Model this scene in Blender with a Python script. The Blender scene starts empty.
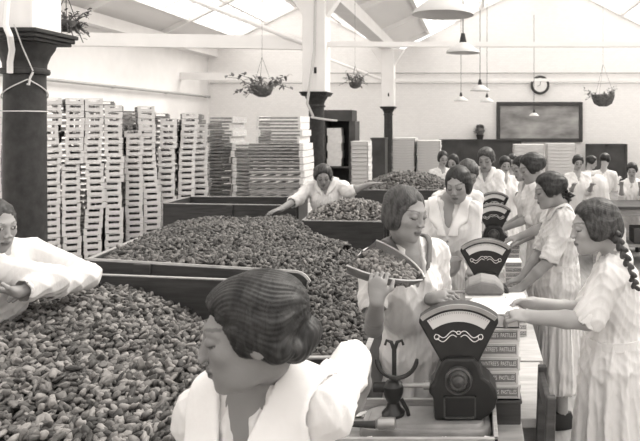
import bpy, math, random
import numpy as np
from mathutils import Vector, Matrix, noise
random.seed(7)
rng = np.random.RandomState(7)
PI = math.pi
col = bpy.context.scene.collection
F, PX, PY, CZ = 650.0, 475.0, 125.0, 1.95

def at(px, py, Y):
    return Vector(((px - PX) * Y / F, Y, CZ - (py - PY) * Y / F))

# ------------------------------------------------------------------ materials
def tone(v, warm=.55):
    return (min(1, v * (1 + .025 * warm)), v * (1 - .012 * warm), v * (1 - .030 * warm), 1)

def new_mat(name):
    m = bpy.data.materials.new(name)
    m.use_nodes = True
    return m, m.node_tree, m.node_tree.nodes['Principled BSDF']

def mat(name, a, b=None, scale=8, rough=.7, stretch=(1, 1, 1), bump=0, bscale=None, metal=0, detail=4, spec=.2, coat=0):
    m, nt, p = new_mat(name)
    p.inputs['Roughness'].default_value = rough
    p.inputs['Metallic'].default_value = metal
    p.inputs['Specular IOR Level'].default_value = spec
    p.inputs['Coat Weight'].default_value = coat
    N, L = nt.nodes, nt.links
    tc = N.new('ShaderNodeTexCoord')
    mp = N.new('ShaderNodeMapping'); mp.inputs['Scale'].default_value = stretch
    L.new(tc.outputs['Object'], mp.inputs['Vector'])
    if b is None:
        p.inputs['Base Color'].default_value = tone(a)
    else:
        n = N.new('ShaderNodeTexNoise'); n.inputs['Scale'].default_value = scale; n.inputs['Detail'].default_value = detail
        L.new(mp.outputs[0], n.inputs['Vector'])
        r = N.new('ShaderNodeValToRGB')
        r.color_ramp.elements[0].position = .3; r.color_ramp.elements[0].color = tone(a)
        r.color_ramp.elements[1].position = .7; r.color_ramp.elements[1].color = tone(b)
        L.new(n.outputs['Fac'], r.inputs['Fac']); L.new(r.outputs[0], p.inputs['Base Color'])
    if bump:
        n2 = N.new('ShaderNodeTexNoise'); n2.inputs['Scale'].default_value = bscale or scale * 3; n2.inputs['Detail'].default_value = 5
        L.new(mp.outputs[0], n2.inputs['Vector'])
        bp = N.new('ShaderNodeBump'); bp.inputs['Strength'].default_value = bump; bp.inputs['Distance'].default_value = .01
        L.new(n2.outputs['Fac'], bp.inputs['Height']); L.new(bp.outputs[0], p.inputs['Normal'])
    return m

def attr_mat(name, rough=.6, bump=0, bscale=60, spec=.3, sss=0):
    m, nt, p = new_mat(name)
    N, L = nt.nodes, nt.links
    a = N.new('ShaderNodeAttribute'); a.attribute_name = 'Col'
    n = N.new('ShaderNodeTexNoise'); n.inputs['Scale'].default_value = bscale; n.inputs['Detail'].default_value = 4
    tc = N.new('ShaderNodeTexCoord'); L.new(tc.outputs['Object'], n.inputs['Vector'])
    mx = N.new('ShaderNodeMix'); mx.data_type = 'RGBA'; mx.blend_type = 'MULTIPLY'; mx.inputs[0].default_value = .25
    L.new(a.outputs['Color'], mx.inputs[6]); L.new(n.outputs['Color'], mx.inputs[7])
    L.new(a.outputs['Color'], p.inputs['Base Color'])
    p.inputs['Roughness'].default_value = rough
    p.inputs['Specular IOR Level'].default_value = spec
    if bump:
        bp = N.new('ShaderNodeBump'); bp.inputs['Strength'].default_value = bump; bp.inputs['Distance'].default_value = .004
        L.new(n.outputs['Fac'], bp.inputs['Height']); L.new(bp.outputs[0], p.inputs['Normal'])
    return m

M = {}
def brick_mat():
    m, nt, p = new_mat('painted brick')
    N, L = nt.nodes, nt.links
    tc = N.new('ShaderNodeTexCoord'); mp = N.new('ShaderNodeMapping'); mp.inputs['Rotation'].default_value = (PI / 2, 0, 0)
    L.new(tc.outputs['Object'], mp.inputs['Vector'])
    b = N.new('ShaderNodeTexBrick'); b.inputs['Scale'].default_value = 4.2
    b.inputs['Color1'].default_value = tone(.88); b.inputs['Color2'].default_value = tone(.84); b.inputs['Mortar'].default_value = tone(.78)
    b.inputs['Mortar Size'].default_value = .012
    L.new(mp.outputs[0], b.inputs['Vector']); L.new(b.outputs['Color'], p.inputs['Base Color'])
    bp = N.new('ShaderNodeBump'); bp.inputs['Strength'].default_value = .3; bp.inputs['Distance'].default_value = .01
    L.new(b.outputs['Fac'], bp.inputs['Height']); bp.invert = True; L.new(bp.outputs[0], p.inputs['Normal'])
    p.inputs['Roughness'].default_value = .85
    return m

M['brick'] = brick_mat()
M['white'] = mat('white paint', .84, .89, 3, .6, bump=.1)
M['roofwhite'] = mat('limewashed boards', .84, .90, 2, .8, (1, .2, 1), .15)
M['floor'] = mat('worn floorboards', .16, .26, 3, .7, (6, .5, 1), .2)
M['iron'] = mat('dark painted iron', .030, .050, 20, .5, bump=.15, spec=.2)
M['darkwood'] = mat('dark stained wood', .045, .08, 6, .5, (1, 6, 6), .15)
M['darkwood2'] = mat('dark trough wood', .04, .07, 5, .45, (1, 5, 10), .12)
M['rim'] = mat('pale board edge', .26, .40, 14, .6, (1, 6, 6), .1)  # paler than the trough boards it edges
M['lightwood'] = mat('pale crate wood', .60, .86, 9, .75, (2, 2, 8), .25)
M['endwood'] = mat('pale crate end', .66, .88, 2.3, .75, (1, 1, 2), .2)
M['greywood'] = mat('weathered and shaded crate wood', .16, .44, 9, .75, (1, 4, 10), .25)
M['tablewood'] = mat('scrubbed table wood', .36, .50, 6, .6, (1, 6, 6), .15)
M['traywood'] = mat('tray wood', .20, .32, 8, .55, (1, 6, 6), .15)
M['paper'] = mat('white paper', .80, .86, 12, .8, bump=.1)
M['traypaper'] = mat('pale tray board', .52, .70, 3, .8, (1, 1, 9), .1)
M['card'] = mat('carton board', .62, .74, 10, .8, bump=.1)
M['label'] = mat('printed label', .16, .24, 40, .7)
M['bagpaper'] = mat('brown paper', .16, .26, 8, .8, bump=.3)
M['bossmetal'] = mat('rubbed enamel', .035, .07, 30, .3, bump=.1, spec=.5)
M['basemetal'] = mat('grey enamel base', .20, .30, 10, .25, bump=.05, spec=.6, coat=.5)
M['ink'] = mat('label lettering', .72)
M['scale'] = mat('black enamel', .014, .024, 10, .35, spec=.35)
M['steel'] = mat('nickelled steel', .45, .55, 20, .3, metal=.8)
M['brass'] = mat('dull brass', .30, .42, 25, .35, metal=.7)
M['dial'] = mat('dial card', .50, .60, 8, .4)
M['gilt'] = mat('gilt lining', .70, rough=.4)
M['scoopm'] = mat('dull tin', .26, .38, 10, .38, metal=.6, bump=.1)
M['lampshade'] = mat('enamel lampshade', .50, .58, 4, .45)
M['string'] = mat('cord', .55, .65, 60, .9)
M['leaf'] = mat('leaf', .10, .22, 10, .6)
M['basket'] = mat('wire basket moss', .07, .16, 20, .9, bump=.6)
M['picture'] = mat('dark engraving', .16, .42, 1.3, .6, (1, 1, 2.4), detail=3)
M['blackboard'] = mat('dark panelling', .05, .085, 3, .6)
M['glass'] = None
M['skin'] = attr_mat('skin', .55, .12, 160)
M['hair'] = None
M['cloth'] = mat('white cotton', .60, .74, 5, .9, (1, 1, .4), .35, 34)
M['cloth2'] = mat('washed cotton', .50, .66, 9, .9, (1, 1, .2), .4, 40)
M['trim'] = mat('dark collar trim', .13, .18, 20, .8)
M['collar'] = mat('collar cotton', .70, .78, 8, .85, bump=.15, bscale=40)
M['button'] = mat('button', .25, .3, 10, .4)
M['fruit'] = attr_mat('dried fruit', .55, .9, 45, .35)

def hair_mat(name, v):
    m, nt, p = new_mat(name)
    N, L = nt.nodes, nt.links
    tc = N.new('ShaderNodeTexCoord'); mp = N.new('ShaderNodeMapping'); mp.inputs['Scale'].default_value = (75, 9, 30)
    L.new(tc.outputs['Object'], mp.inputs['Vector'])
    n = N.new('ShaderNodeTexNoise'); n.inputs['Scale'].default_value = 1; n.inputs['Detail'].default_value = 3; n.inputs['Distortion'].default_value = .6
    L.new(mp.outputs[0], n.inputs['Vector'])
    r = N.new('ShaderNodeValToRGB'); r.color_ramp.elements[0].color = tone(v * .45); r.color_ramp.elements[1].color = tone(v * 1.9)  # lighter streaks paint highlights into the hair colour
    r.color_ramp.elements[0].position = .35; r.color_ramp.elements[1].position = .65
    L.new(n.outputs['Fac'], r.inputs['Fac']); L.new(r.outputs[0], p.inputs['Base Color'])
    bp = N.new('ShaderNodeBump'); bp.inputs['Strength'].default_value = .5; bp.inputs['Distance'].default_value = .004
    L.new(n.outputs['Fac'], bp.inputs['Height']); L.new(bp.outputs[0], p.inputs['Normal'])
    p.inputs['Roughness'].default_value = .45; p.inputs['Specular IOR Level'].default_value = .3
    return m
M['hair'] = hair_mat('dark hair', .017)
M['hair2'] = hair_mat('brown hair', .040)

def glass_mat():
    m, nt, p = new_mat('obscured skylight glass')
    N, L = nt.nodes, nt.links
    t = N.new('ShaderNodeBsdfTransparent'); t.inputs[0].default_value = (1, .985, .96, 1)
    p.inputs['Base Color'].default_value = tone(.85); p.inputs['Roughness'].default_value = .3
    mx = N.new('ShaderNodeMixShader'); mx.inputs[0].default_value = .12
    L.new(t.outputs[0], mx.inputs[1]); L.new(p.outputs[0], mx.inputs[2])
    L.new(mx.outputs[0], N['Material Output'].inputs['Surface'])
    return m
M['glass'] = glass_mat()

# ------------------------------------------------------------------ mesh builder
class MB:
    def __init__(s): s.v = []; s.f = []
    def add(s, vs, fs):
        b = len(s.v); s.v += [tuple(x) for x in vs]; s.f += [tuple(b + i for i in f) for f in fs]; return s
    def box(s, lo, hi, mtx=None):
        x0, y0, z0 = lo; x1, y1, z1 = hi
        vs = [Vector(p) for p in ((x0, y0, z0), (x1, y0, z0), (x1, y1, z0), (x0, y1, z0), (x0, y0, z1), (x1, y0, z1), (x1, y1, z1), (x0, y1, z1))]
        if mtx is not None: vs = [mtx @ v for v in vs]
        return s.add(vs, [(0, 3, 2, 1), (4, 5, 6, 7), (0, 1, 5, 4), (1, 2, 6, 5), (2, 3, 7, 6), (3, 0, 4, 7)])
    def beam(s, a, b, w, h):
        a, b = Vector(a), Vector(b); d = (b - a); L = d.length; d.normalize()
        up = Vector((0, 0, 1)) if abs(d.z) < .95 else Vector((0, 1, 0))
        x = d.cross(up).normalized(); u = x.cross(d)
        m = Matrix((x, d, u)).transposed().to_4x4(); m.translation = a
        return s.box((-w / 2, 0, -h / 2), (w / 2, L, h / 2), m)
    def tube(s, pts, r, n=8, caps=True):
        pts = [Vector(p) for p in pts]; rs = r if isinstance(r, (list, tuple)) else [r] * len(pts)
        vs = []; prev = None
        for i, p in enumerate(pts):
            t = (pts[min(i + 1, len(pts) - 1)] - pts[max(i - 1, 0)]).normalized()
            if prev is None:
                u = t.cross(Vector((0, 0, 1)) if abs(t.z) < .9 else Vector((1, 0, 0))).normalized()
            else:
                u = (prev - t * prev.dot(t)).normalized()
            prev = u; w = t.cross(u)
            vs += [p + (u * math.cos(2 * PI * k / n) + w * math.sin(2 * PI * k / n)) * rs[i] for k in range(n)]
        fs = [(i * n + k, i * n + (k + 1) % n, (i + 1) * n + (k + 1) % n, (i + 1) * n + k) for i in range(len(pts) - 1) for k in range(n)]
        if caps: fs += [tuple(range(n))[::-1], tuple((len(pts) - 1) * n + k for k in range(n))]
        return s.add(vs, fs)
    def lathe(s, prof, n=24, c=(0, 0, 0), caps=True, mtx=None):
        vs = []
        for r, z in prof:
            vs += [Vector((r * math.cos(2 * PI * k / n), r * math.sin(2 * PI * k / n), z)) for k in range(n)]
        if mtx is not None: vs = [mtx @ v for v in vs]
        vs = [v + Vector(c) for v in vs]
        fs = [(i * n + k, i * n + (k + 1) % n, (i + 1) * n + (k + 1) % n, (i + 1) * n + k) for i in range(len(prof) - 1) for k in range(n)]
        if caps: fs += [tuple(range(n))[::-1], tuple((len(prof) - 1) * n + k for k in range(n))]
        return s.add(vs, fs)
    def prism(s, poly, y0, y1, mtx=None):       # poly in (x,z), extruded along y
        n = len(poly)
        vs = [Vector((x, y0, z)) for x, z in poly] + [Vector((x, y1, z)) for x, z in poly]
        if mtx is not None: vs = [mtx @ v for v in vs]
        return s.add(vs, [tuple(range(n)), tuple(range(2 * n - 1, n - 1, -1))] + [(i, i + n, (i + 1) % n + n, (i + 1) % n) for i in range(n)])
    def build(s, name, m, parent=None, smooth=False, bevel=0, loc=None):
        me = bpy.data.meshes.new(name); me.from_pydata(s.v, [], s.f); me.update()
        import bmesh
        bm = bmesh.new(); bm.from_mesh(me); bmesh.ops.recalc_face_normals(bm, faces=bm.faces); bm.to_mesh(me); bm.free()
        if smooth:
            me.shade_smooth()
            try: me.set_sharp_from_angle(angle=math.radians(40))
            except Exception: pass
        me.materials.append(m)
        o = bpy.data.objects.new(name, me); col.objects.link(o)
        if parent is not None: o.parent = parent
        if loc is not None: o.location = loc
        if bevel:
            b = o.modifiers.new('bevel', 'BEVEL'); b.width = bevel; b.segments = 2; b.limit_method = 'ANGLE'
        return o

def tag(o, label=None, cat=None, group=None, kind=None):
    if label: o['label'] = label
    if cat: o['category'] = cat
    if group: o['group'] = group
    if kind: o['kind'] = kind
    return o
def empty(name, loc, rz=0):
    o = bpy.data.objects.new(name, None); col.objects.link(o); o.location = loc; o.rotation_euler = (0, 0, rz); o.empty_display_size = .1
    return o
def kids(o): return [c for c in bpy.data.objects if c.parent == o]
KID = {}
def copy_tree(o, parent=None):
    c = o.copy(); col.objects.link(c)
    if parent is not None: c.parent = parent
    for ch in (KID[o.name] if o.name in KID else KID.setdefault(o.name, kids(o))): copy_tree(ch, c)
    return c
def structure(o): o['kind'] = 'structure'; return o

# ------------------------------------------------------------------ implicit surfaces
class Field:
    def __init__(s): s.ops = []
    def ell(s, c, r, k=.02, R=None, sub=False): s.ops.append(('e', np.array(c, float), np.array(r, float), k, R, sub)); return s
    def cap(s, a, b, ra, rb, k=.02, sub=False, flat=1): s.ops.append(('c', np.array(a, float), np.array(b, float), ra, rb, k, sub)); return s
    def bbox(s):
        lo = np.full(3, 1e9); hi = -lo
        for o in s.ops:
            if o[0] == 'e' and not o[5]:
                m = max(o[2]); ext = o[2] if o[4] is None else np.array([m] * 3); lo = np.minimum(lo, o[1] - ext); hi = np.maximum(hi, o[1] + ext)
            elif o[0] == 'c' and not o[6]:
                for p, r in ((o[1], o[3]), (o[2], o[4])): lo = np.minimum(lo, p - r); hi = np.maximum(hi, p + r)
        return lo, hi
    def grid(s, h, zc=None, hc=None, pad=.02, box=None):
        lo, hi = s.bbox() if box is None else (np.array(box[0]), np.array(box[1]))
        lo = lo - pad; hi = hi + pad
        xs = np.arange(lo[0], hi[0] + h, h); ys = np.arange(lo[1], hi[1] + h, h)
        if zc is not None and lo[2] < zc:
            zs = np.concatenate([np.arange(lo[2], zc, hc), np.arange(zc, hi[2] + h, h)])
        else: zs = np.arange(lo[2], hi[2] + h, h)
        s.xs, s.ys, s.zs = xs, ys, zs
        s.vol = np.full((len(xs), len(ys), len(zs)), .2, np.float32)
        for o in s.ops: s._apply(o)
        return s
    def _apply(s, o):
        k = o[3] if o[0] == 'e' else o[5]; sub = o[5] if o[0] == 'e' else o[6]
        if o[0] == 'e':
            m = max(o[2]); ext = (o[2] if o[4] is None else np.array([m] * 3)) + k + .03; lo = o[1] - ext; hi = o[1] + ext
        else:
            mr = max(o[3], o[4]) + k + .03; lo = np.minimum(o[1], o[2]) - mr; hi = np.maximum(o[1], o[2]) + mr
        sl = []
        for a, l, h_ in zip((s.xs, s.ys, s.zs), lo, hi):
            i0 = max(0, np.searchsorted(a, l) - 1); i1 = min(len(a), np.searchsorted(a, h_) + 1)
            if i1 <= i0: return
            sl.append(slice(i0, i1))
        X = s.xs[sl[0]][:, None, None]; Y = s.ys[sl[1]][None, :, None]; Z = s.zs[sl[2]][None, None, :]
        if o[0] == 'e':
            px, py, pz = X - o[1][0], Y - o[1][1], Z - o[1][2]
            if o[4] is not None:
                R = o[4]      # columns = local axes in outer frame
                px, py, pz = (px * R[0][0] + py * R[1][0] + pz * R[2][0], px * R[0][1] + py * R[1][1] + pz * R[2][1], px * R[0][2] + py * R[1][2] + pz * R[2][2])
            r = o[2]
            k0 = np.sqrt((px / r[0]) ** 2 + (py / r[1]) ** 2 + (pz / r[2]) ** 2)
            k1 = np.sqrt((px / r[0] ** 2) ** 2 + (py / r[1] ** 2) ** 2 + (pz / r[2] ** 2) ** 2) + 1e-9
            d = k0 * (k0 - 1) / k1
        else:
            a, b, ra, rb = o[1], o[2], o[3], o[4]; ab = b - a; L2 = float(ab @ ab) + 1e-12
            px, py, pz = X - a[0], Y - a[1], Z - a[2]
            t = np.clip((px * ab[0] + py * ab[1] + pz * ab[2]) / L2, 0, 1)
            d = np.sqrt((px - t * ab[0]) ** 2 + (py - t * ab[1]) ** 2 + (pz - t * ab[2]) ** 2) - (ra + (rb - ra) * t)
        V = s.vol[tuple(sl)]
        if sub:
            h = np.maximum(k - np.abs(V + d), 0) / k; s.vol[tuple(sl)] = np.maximum(V, -d) + h * h * k / 4
        else:
            h = np.maximum(k - np.abs(V - d), 0) / k; s.vol[tuple(sl)] = np.minimum(V, d) - h * h * k / 4
    def mesh(s):
        V = s.vol; nx, ny, nz = V.shape
        S = V < 0
        S[0] = S[-1] = False; S[:, 0] = S[:, -1] = False; S[:, :, 0] = S[:, :, -1] = False
        V = np.where(S, V, np.maximum(V, 1e-6))
        cnt = sum(S[i:nx - 1 + i, j:ny - 1 + j, k:nz - 1 + k].astype(np.int8) for i in (0, 1) for j in (0, 1) for k in (0, 1))
        I, J, K = np.nonzero((cnt > 0) & (cnt < 8))
        n = len(I); idx = np.full((nx - 1, ny - 1, nz - 1), -1, np.int32); idx[I, J, K] = np.arange(n)
        acc = np.zeros((n, 3)); c = np.zeros(n)
        cs = [(0, 0, 0), (1, 0, 0), (0, 1, 0), (1, 1, 0), (0, 0, 1), (1, 0, 1), (0, 1, 1), (1, 1, 1)]
        for a in cs:
            for ax in range(3):
                if a[ax]: continue
                b = list(a); b[ax] = 1
                va = V[I + a[0], J + a[1], K + a[2]]; vb = V[I + b[0], J + b[1], K + b[2]]
                m = (va < 0) != (vb < 0); t = np.where(m, va / (va - vb + 1e-12), 0)
                P = np.stack([s.xs[I + a[0]], s.ys[J + a[1]], s.zs[K + a[2]]], 1); Q = np.stack([s.xs[I + b[0]], s.ys[J + b[1]], s.zs[K + b[2]]], 1)
                acc += np.where(m[:, None], P + (Q - P) * t[:, None], 0); c += m
        vs = acc / c[:, None]
        faces = []
        for ax in range(3):
            sa = [slice(1, None)] * 3; sb = [slice(1, None)] * 3
            sa[ax] = slice(0, -1); sb[ax] = slice(1, None)
            lim = [slice(1, -1)] * 3; 
            A = S[tuple(slice(0, -1) if q == ax else slice(1, -1) for q in range(3))]
            B = S[tuple(slice(1, None) if q == ax else slice(1, -1) for q in range(3))]
            for flip, msk in ((False, A & ~B), (True, B & ~A)):
                e = np.nonzero(msk); p = [e[q] + (0 if q == ax else 1) for q in range(3)]
                u, w = (ax + 1) % 3, (ax + 2) % 3
                def cell(du, dw):
                    q = [x.copy() for x in p]; q[u] = q[u] - du; q[w] = q[w] - dw; return idx[q[0], q[1], q[2]]
                quad = np.stack([cell(1, 1), cell(0, 1), cell(0, 0), cell(1, 0)], 1)
                if flip: quad = quad[:, ::-1]
                faces.append(quad)
        fs = np.concatenate(faces); fs = fs[(fs >= 0).all(1)]
        return vs, fs

def np_mesh(name, vs, fs, m, parent=None, colr=None, smooth=True):
    me = bpy.data.meshes.new(name)
    me.vertices.add(len(vs)); me.vertices.foreach_set('co', np.ascontiguousarray(vs, np.float32).ravel())
    k = fs.shape[1]
    me.loops.add(fs.size); me.loops.foreach_set('vertex_index', np.ascontiguousarray(fs, np.int32).ravel())
    me.polygons.add(len(fs)); me.polygons.foreach_set('loop_start', np.arange(0, fs.size, k, dtype=np.int32))
    if colr is not None:
        a = me.color_attributes.new('Col', 'FLOAT_COLOR', 'POINT'); a.data.foreach_set('color', np.ascontiguousarray(colr, np.float32).ravel())
    me.update(calc_edges=True); me.validate()
    if smooth: me.shade_smooth()
    me.materials.append(m)
    o = bpy.data.objects.new(name, me); col.objects.link(o)
    if parent is not None: o.parent = parent
    return o

def vnormals(vs, fs):
    a, b, c, d = (vs[fs[:, i]] for i in range(4)); fn = np.cross(c - a, d - b)
    n = np.zeros_like(vs)
    for i in range(4): np.add.at(n, fs[:, i], fn)
    return n / (np.linalg.norm(n, axis=1)[:, None] + 1e-9)

EXPOSURE, SUN, SKY = 1.25, 3.0, 1.1
# ------------------------------------------------------------------ people
class PF(Field):
    def fn(s, lo, hi, f, k=.02): s.ops.append(('f', np.array(lo, float), np.array(hi, float), f, k, False)); return s
    def bbox(s):
        keep = s.ops; s.ops = [o for o in keep if o[0] != 'f']
        lo, hi = Field.bbox(s); s.ops = keep
        for o in keep:
            if o[0] == 'f': lo = np.minimum(lo, o[1]); hi = np.maximum(hi, o[2])
        return lo, hi
    def _apply(s, o):
        if o[0] != 'f': return Field._apply(s, o)
        k = o[4]; sl = []
        for a, l, h_ in zip((s.xs, s.ys, s.zs), o[1] - k - .02, o[2] + k + .02):
            i0 = max(0, np.searchsorted(a, l) - 1); i1 = min(len(a), np.searchsorted(a, h_) + 1)
            if i1 <= i0: return
            sl.append(slice(i0, i1))
        d = o[3](s.xs[sl[0]][:, None, None], s.ys[sl[1]][None, :, None], s.zs[sl[2]][None, None, :])
        V = s.vol[tuple(sl)]; h = np.maximum(k - np.abs(V - d), 0) / k
        s.vol[tuple(sl)] = np.minimum(V, d) - h * h * k / 4

def unit(v): v = np.array(v, float); return v / (np.linalg.norm(v) + 1e-9)
def frame(fx, fy, pitch=0, roll=0):
    f = unit((fx, fy, 0)); r = np.array((f[1], -f[0], 0)); u = np.array((0, 0, 1.))
    c, s_ = math.cos(pitch), math.sin(pitch)          # pitch > 0 looks down
    f, u = f * c - u * s_, u * c + f * s_
    c, s_ = math.cos(roll), math.sin(roll)
    r, u = r * c - u * s_, u * c + r * s_
    return np.stack([r, f, u], 1)

def add_hand(fd, w, d, n, side, curl=.5, sc=1.0, spread=.0):
    """w wrist, d towards the fingers, n palm normal, side towards the thumb"""
    d = unit(d); n = unit(np.array(n) - d * np.dot(n, d)); sd = np.cross(d, n)
    if np.dot(sd, side) < 0: sd = -sd
    w = np.array(w, float); R = np.stack([sd, d, n], 1)
    fd.ell(w + d * .045 * sc, (.040 * sc, .052 * sc, .015 * sc), .012, R)
    for i, L in enumerate((.070, .078, .072, .056)):
        off = (.030 - .0205 * i) * sc; L *= sc
        b = w + d * .078 * sc + sd * off
        fan = sd * (off * .25 * (1 + spread))
        d1 = unit(d * math.cos(curl) + n * math.sin(curl) + fan * 4); p1 = b + d1 * L * .5
        c2 = curl * 2.1; d2 = unit(d * math.cos(c2) + n * math.sin(c2)); p2 = p1 + d2 * L * .5
        fd.cap(b - d * .01, p1, .0092 * sc, .0085 * sc, .004); fd.cap(p1, p2, .0085 * sc, .0068 * sc, .004)
    b = w + d * .025 * sc + sd * .030 * sc
    p1 = b + unit(d * .65 + sd * .62 + n * .35) * .036 * sc; p2 = p1 + unit(d * .9 + sd * .1 + n * .5) * .030 * sc
    fd.cap(w + d * .02 * sc + sd * .012 * sc, p1, .014 * sc, .0100 * sc, .010); fd.cap(p1, p2, .0100 * sc, .0078 * sc, .005)

def person(root_xy, label, head, hf, chest, bf, hands, H=1.65, hp=.2, hr=0, pelvis=None, hs=1.0, hair='bob', hairm='hair', group=None,
           sleeve=1.05, h=.005, collar=.13, trim=False, vcut=.10, braid=None, eyes='down', garment='smock', cloth='cloth', fringe=0, belt=True,
           zc=.9, skin=.40, buttons=0, sl_r=.062, fold=1.0, ribbon=False, pinafore=False, flare=.10, shz=None):
    """head: world head centre; hf: head facing (x,y); chest: world centre between the shoulders; bf: body facing"""
    O = np.array((root_xy[0], root_xy[1], 0.)); root = empty('person', O.tolist())
    tag(root, label, 'person', group)
    hc = np.array(head, float) - O; ch = np.array(chest, float) - O
    pel = (np.array(pelvis, float) - O) if pelvis is not None else np.array((0, 0, .90))
    HR = frame(hf[0], hf[1], hp, hr); BR = frame(bf[0], bf[1]); s = hs
    r_, f_, u_ = BR[:, 0], BR[:, 1], BR[:, 2]
    hl = lambda p: hc + HR @ (np.array(p) * s)
    # --- skin
    skin_ = skin
    fd = PF()
    E = lambda c, r, k=.02, sub=False: fd.ell(hl(c), np.array(r) * s, k, HR, sub)
    E((0, -.015, .025), (.072, .090, .085), .02)
    E((0, .030, -.030), (.056, .056, .076), .03)
    E((0, .034, -.075), (.043, .044, .033), .03)
    E((0, .066, -.099), (.015, .014, .012), .02)
    E((0, .070, .020), (.046, .016, .012), .016)
    for q in (-1, 1):
        E((q * .036, .056, -.024), (.020, .020, .018), .02)
        E((q * .030, .093, .003), (.017, .010, .011), .012, True)
        E((q * .031, .0745, .003), (.0150, .0140, .0120), .003)
        E((q * .074, -.008, -.012), (.008, .018, .030), .006)
    fd.cap(hl((0, .082, .012)), hl((0, .0965, -.028)), .0068 * s, .0090 * s, .008)
    for q in (-1, 1): E((q * .0105, .096, -.033), (.0080, .0095, .0070), .006)
    E((0, .0860, -.0575), (.0200, .0090, .0055), .005); E((0, .0840, -.0680), (.0165, .0090, .0065), .005)
    nb = ch + u_ * .075
    fd.cap(hl((0, -.025, -.06)), nb - f_ * .01, .046 * s, .050, .015); fd.cap(nb, ch + u_ * .02, .050, .07, .03)
    hw = .160; S = {}
    drop = .012 if h > .009 else 0
    for nm, q in (('R', 1), ('L', -1)):
        S[nm] = ch + r_ * q * hw + u_ * (.0 if not shz else shz.get(nm, 0))
        fd.cap(ch + r_ * q * .05 + u_ * .03, S[nm], .048, .046, .03)
    fd.ell(ch - u_ * .10 + f_ * .004, (.134, .090, .15), .03, BR)
    mid = (ch - u_ * .30) * .6 + (pel + u_ * .12) * .4; fd.cap(ch - u_ * .2, mid, .082, .070, .03); fd.cap(mid, pel, .070, .080, .04)
    elb = {}; wr = {}
    UA, FA = .275 * H / 1.65, .235 * H / 1.65
    for nm, hd in hands.items():
        w = np.array(hd['w'], float) - O; a = S[nm]; v = w - a; L = np.linalg.norm(v)
        if 'e' in hd: e = np.array(hd['e'], float) - O
        else:
            if L > (UA + FA) * .985: w = a + v / L * (UA + FA) * .985; v = w - a; L = np.linalg.norm(v)
            t = (UA ** 2 - FA ** 2 + L * L) / (2 * L); hh = math.sqrt(max(UA ** 2 - t * t, 1e-4))
            hint = np.array(hd.get('hint', (0, 0, -1)), float); n = v / L; hint = unit(hint - n * (hint @ n)); e = a + n * t + hint * hh
        elb[nm], wr[nm] = e, w
        fd.cap(a, e, .046, .037, .02); fd.cap(e, e * .6 + w * .4, .037, .036, .012); fd.cap(e * .6 + w * .4, w, .036, .0255, .012)
        dd = hd.get('d'); dd = unit(w - e) if dd is None else unit(dd)
        fd.cap(w, w + dd * .02, .0255, .024, .01)
        pn = hd.get('n', (0, 0, -1))
        th = hd.get('thumb', tuple(np.cross(dd, pn) * (1 if nm == 'L' else -1)))
        add_hand(fd, w, dd, pn, np.array(th), hd.get('curl', .5), .95 * s if hd.get('sc') is None else hd['sc'])
    feet = []
    for q in (-1, 1):
        kn = np.array((0, 0, .48)) + r_ * q * .09 + f_ * .02; an = np.array((0, 0, .09)) + r_ * q * .09
        hipj = pel + r_ * q * .060 - u_ * .02
        fd.cap(hipj, kn, .066, .050, .03); fd.cap(kn, an, .055, .036, .02); fd.cap(an - u_ * .04, an - u_ * .045 + f_ * .12, .032, .026, .02)
        feet.append(an)
    fd.grid(h, zc, max(.014, h), .012)
    vs, fs = fd.mesh()
    P = (vs - hc) @ HR / s; x, y, z = P[:, 0], P[:, 1], P[:, 2]; ax = np.abs(x)
    head_m = (np.abs(z) < .13) & (ax < .12) & (np.abs(y) < .14)
    base = np.tile(np.array(tone(skin * .76)), (len(vs), 1)); 
    skin = skin * .76; var = 1 + .06 * np.sin(vs[:, 0] * 60) * np.sin(vs[:, 2] * 47 + 1); base[:, :3] *= var[:, None]
    def paint(m, v, a=1.0): base[m, :3] = base[m, :3] * (1 - a) + np.array(tone(v))[:3] * a
    tgt = y > .045
    cheek = head_m & tgt & (((ax - .036) / .022) ** 2 + ((z + .03) / .02) ** 2 < 1); paint(cheek, skin * .86, .5)
    lip = head_m & (y > .07) & ((x / .022) ** 2 + ((z + .0625) / .0115) ** 2 < 1); paint(lip, skin * .48, .85)
    paint(head_m & (y > .07) & (ax < .021) & (np.abs(z + .0630) < max(.0014, h * .33)), skin * .2)
    bz = .0215 + .006 * np.sin((ax - .012) / .04 * PI * .8)
    paint(head_m & tgt & (ax > .012) & (ax < .052) & (np.abs(z - bz) < max(.0028, h * .6)), .06, .65)
    if eyes == 'down':
        lz = -.003 - .004 * (1 - ((ax - .031) / .016) ** 2)
        paint(head_m & tgt & (np.abs(ax - .031) < .0165) & (np.abs(z - lz) < max(.0022, h * .55)), .03, .9)
        paint(head_m & tgt & (((ax - .031) / .021) ** 2 + ((z - .004) / .013) ** 2 < 1) & ~(np.abs(z - lz) < max(.0022, h * .55)), skin * .72, .5)
    else:
        e2 = ((ax - .031) / .014) ** 2 + ((z - .002) / .0062) ** 2
        paint(head_m & tgt & (e2 < 1.5), .04, .8); paint(head_m & tgt & (e2 < .8), .6)
        paint(head_m & tgt & ((ax - .031) ** 2 + (z - .002) ** 2 < .0058 ** 2), .03)
    np_mesh('body', vs, fs, M['skin'], root, base)
    # --- shoes
    sb = MB()
    for a in feet:
        m = Matrix(((r_[0], f_[0], 0, a[0]), (r_[1], f_[1], 0, a[1]), (0, 0, 1, 0), (0, 0, 0, 1)))
        s2 = MB(); s2.lathe([(.001, 0), (.045, .0), (.047, .02), (.045, .06), (.04, .10), (.001, .105)], 14, caps=False, mtx=m @ Matrix.Translation((0, .045, 0)) @ Matrix.Diagonal((1, 2.6, 1, 1)))
        s2.build('shoe', M['scale'], root, smooth=True)
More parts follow.
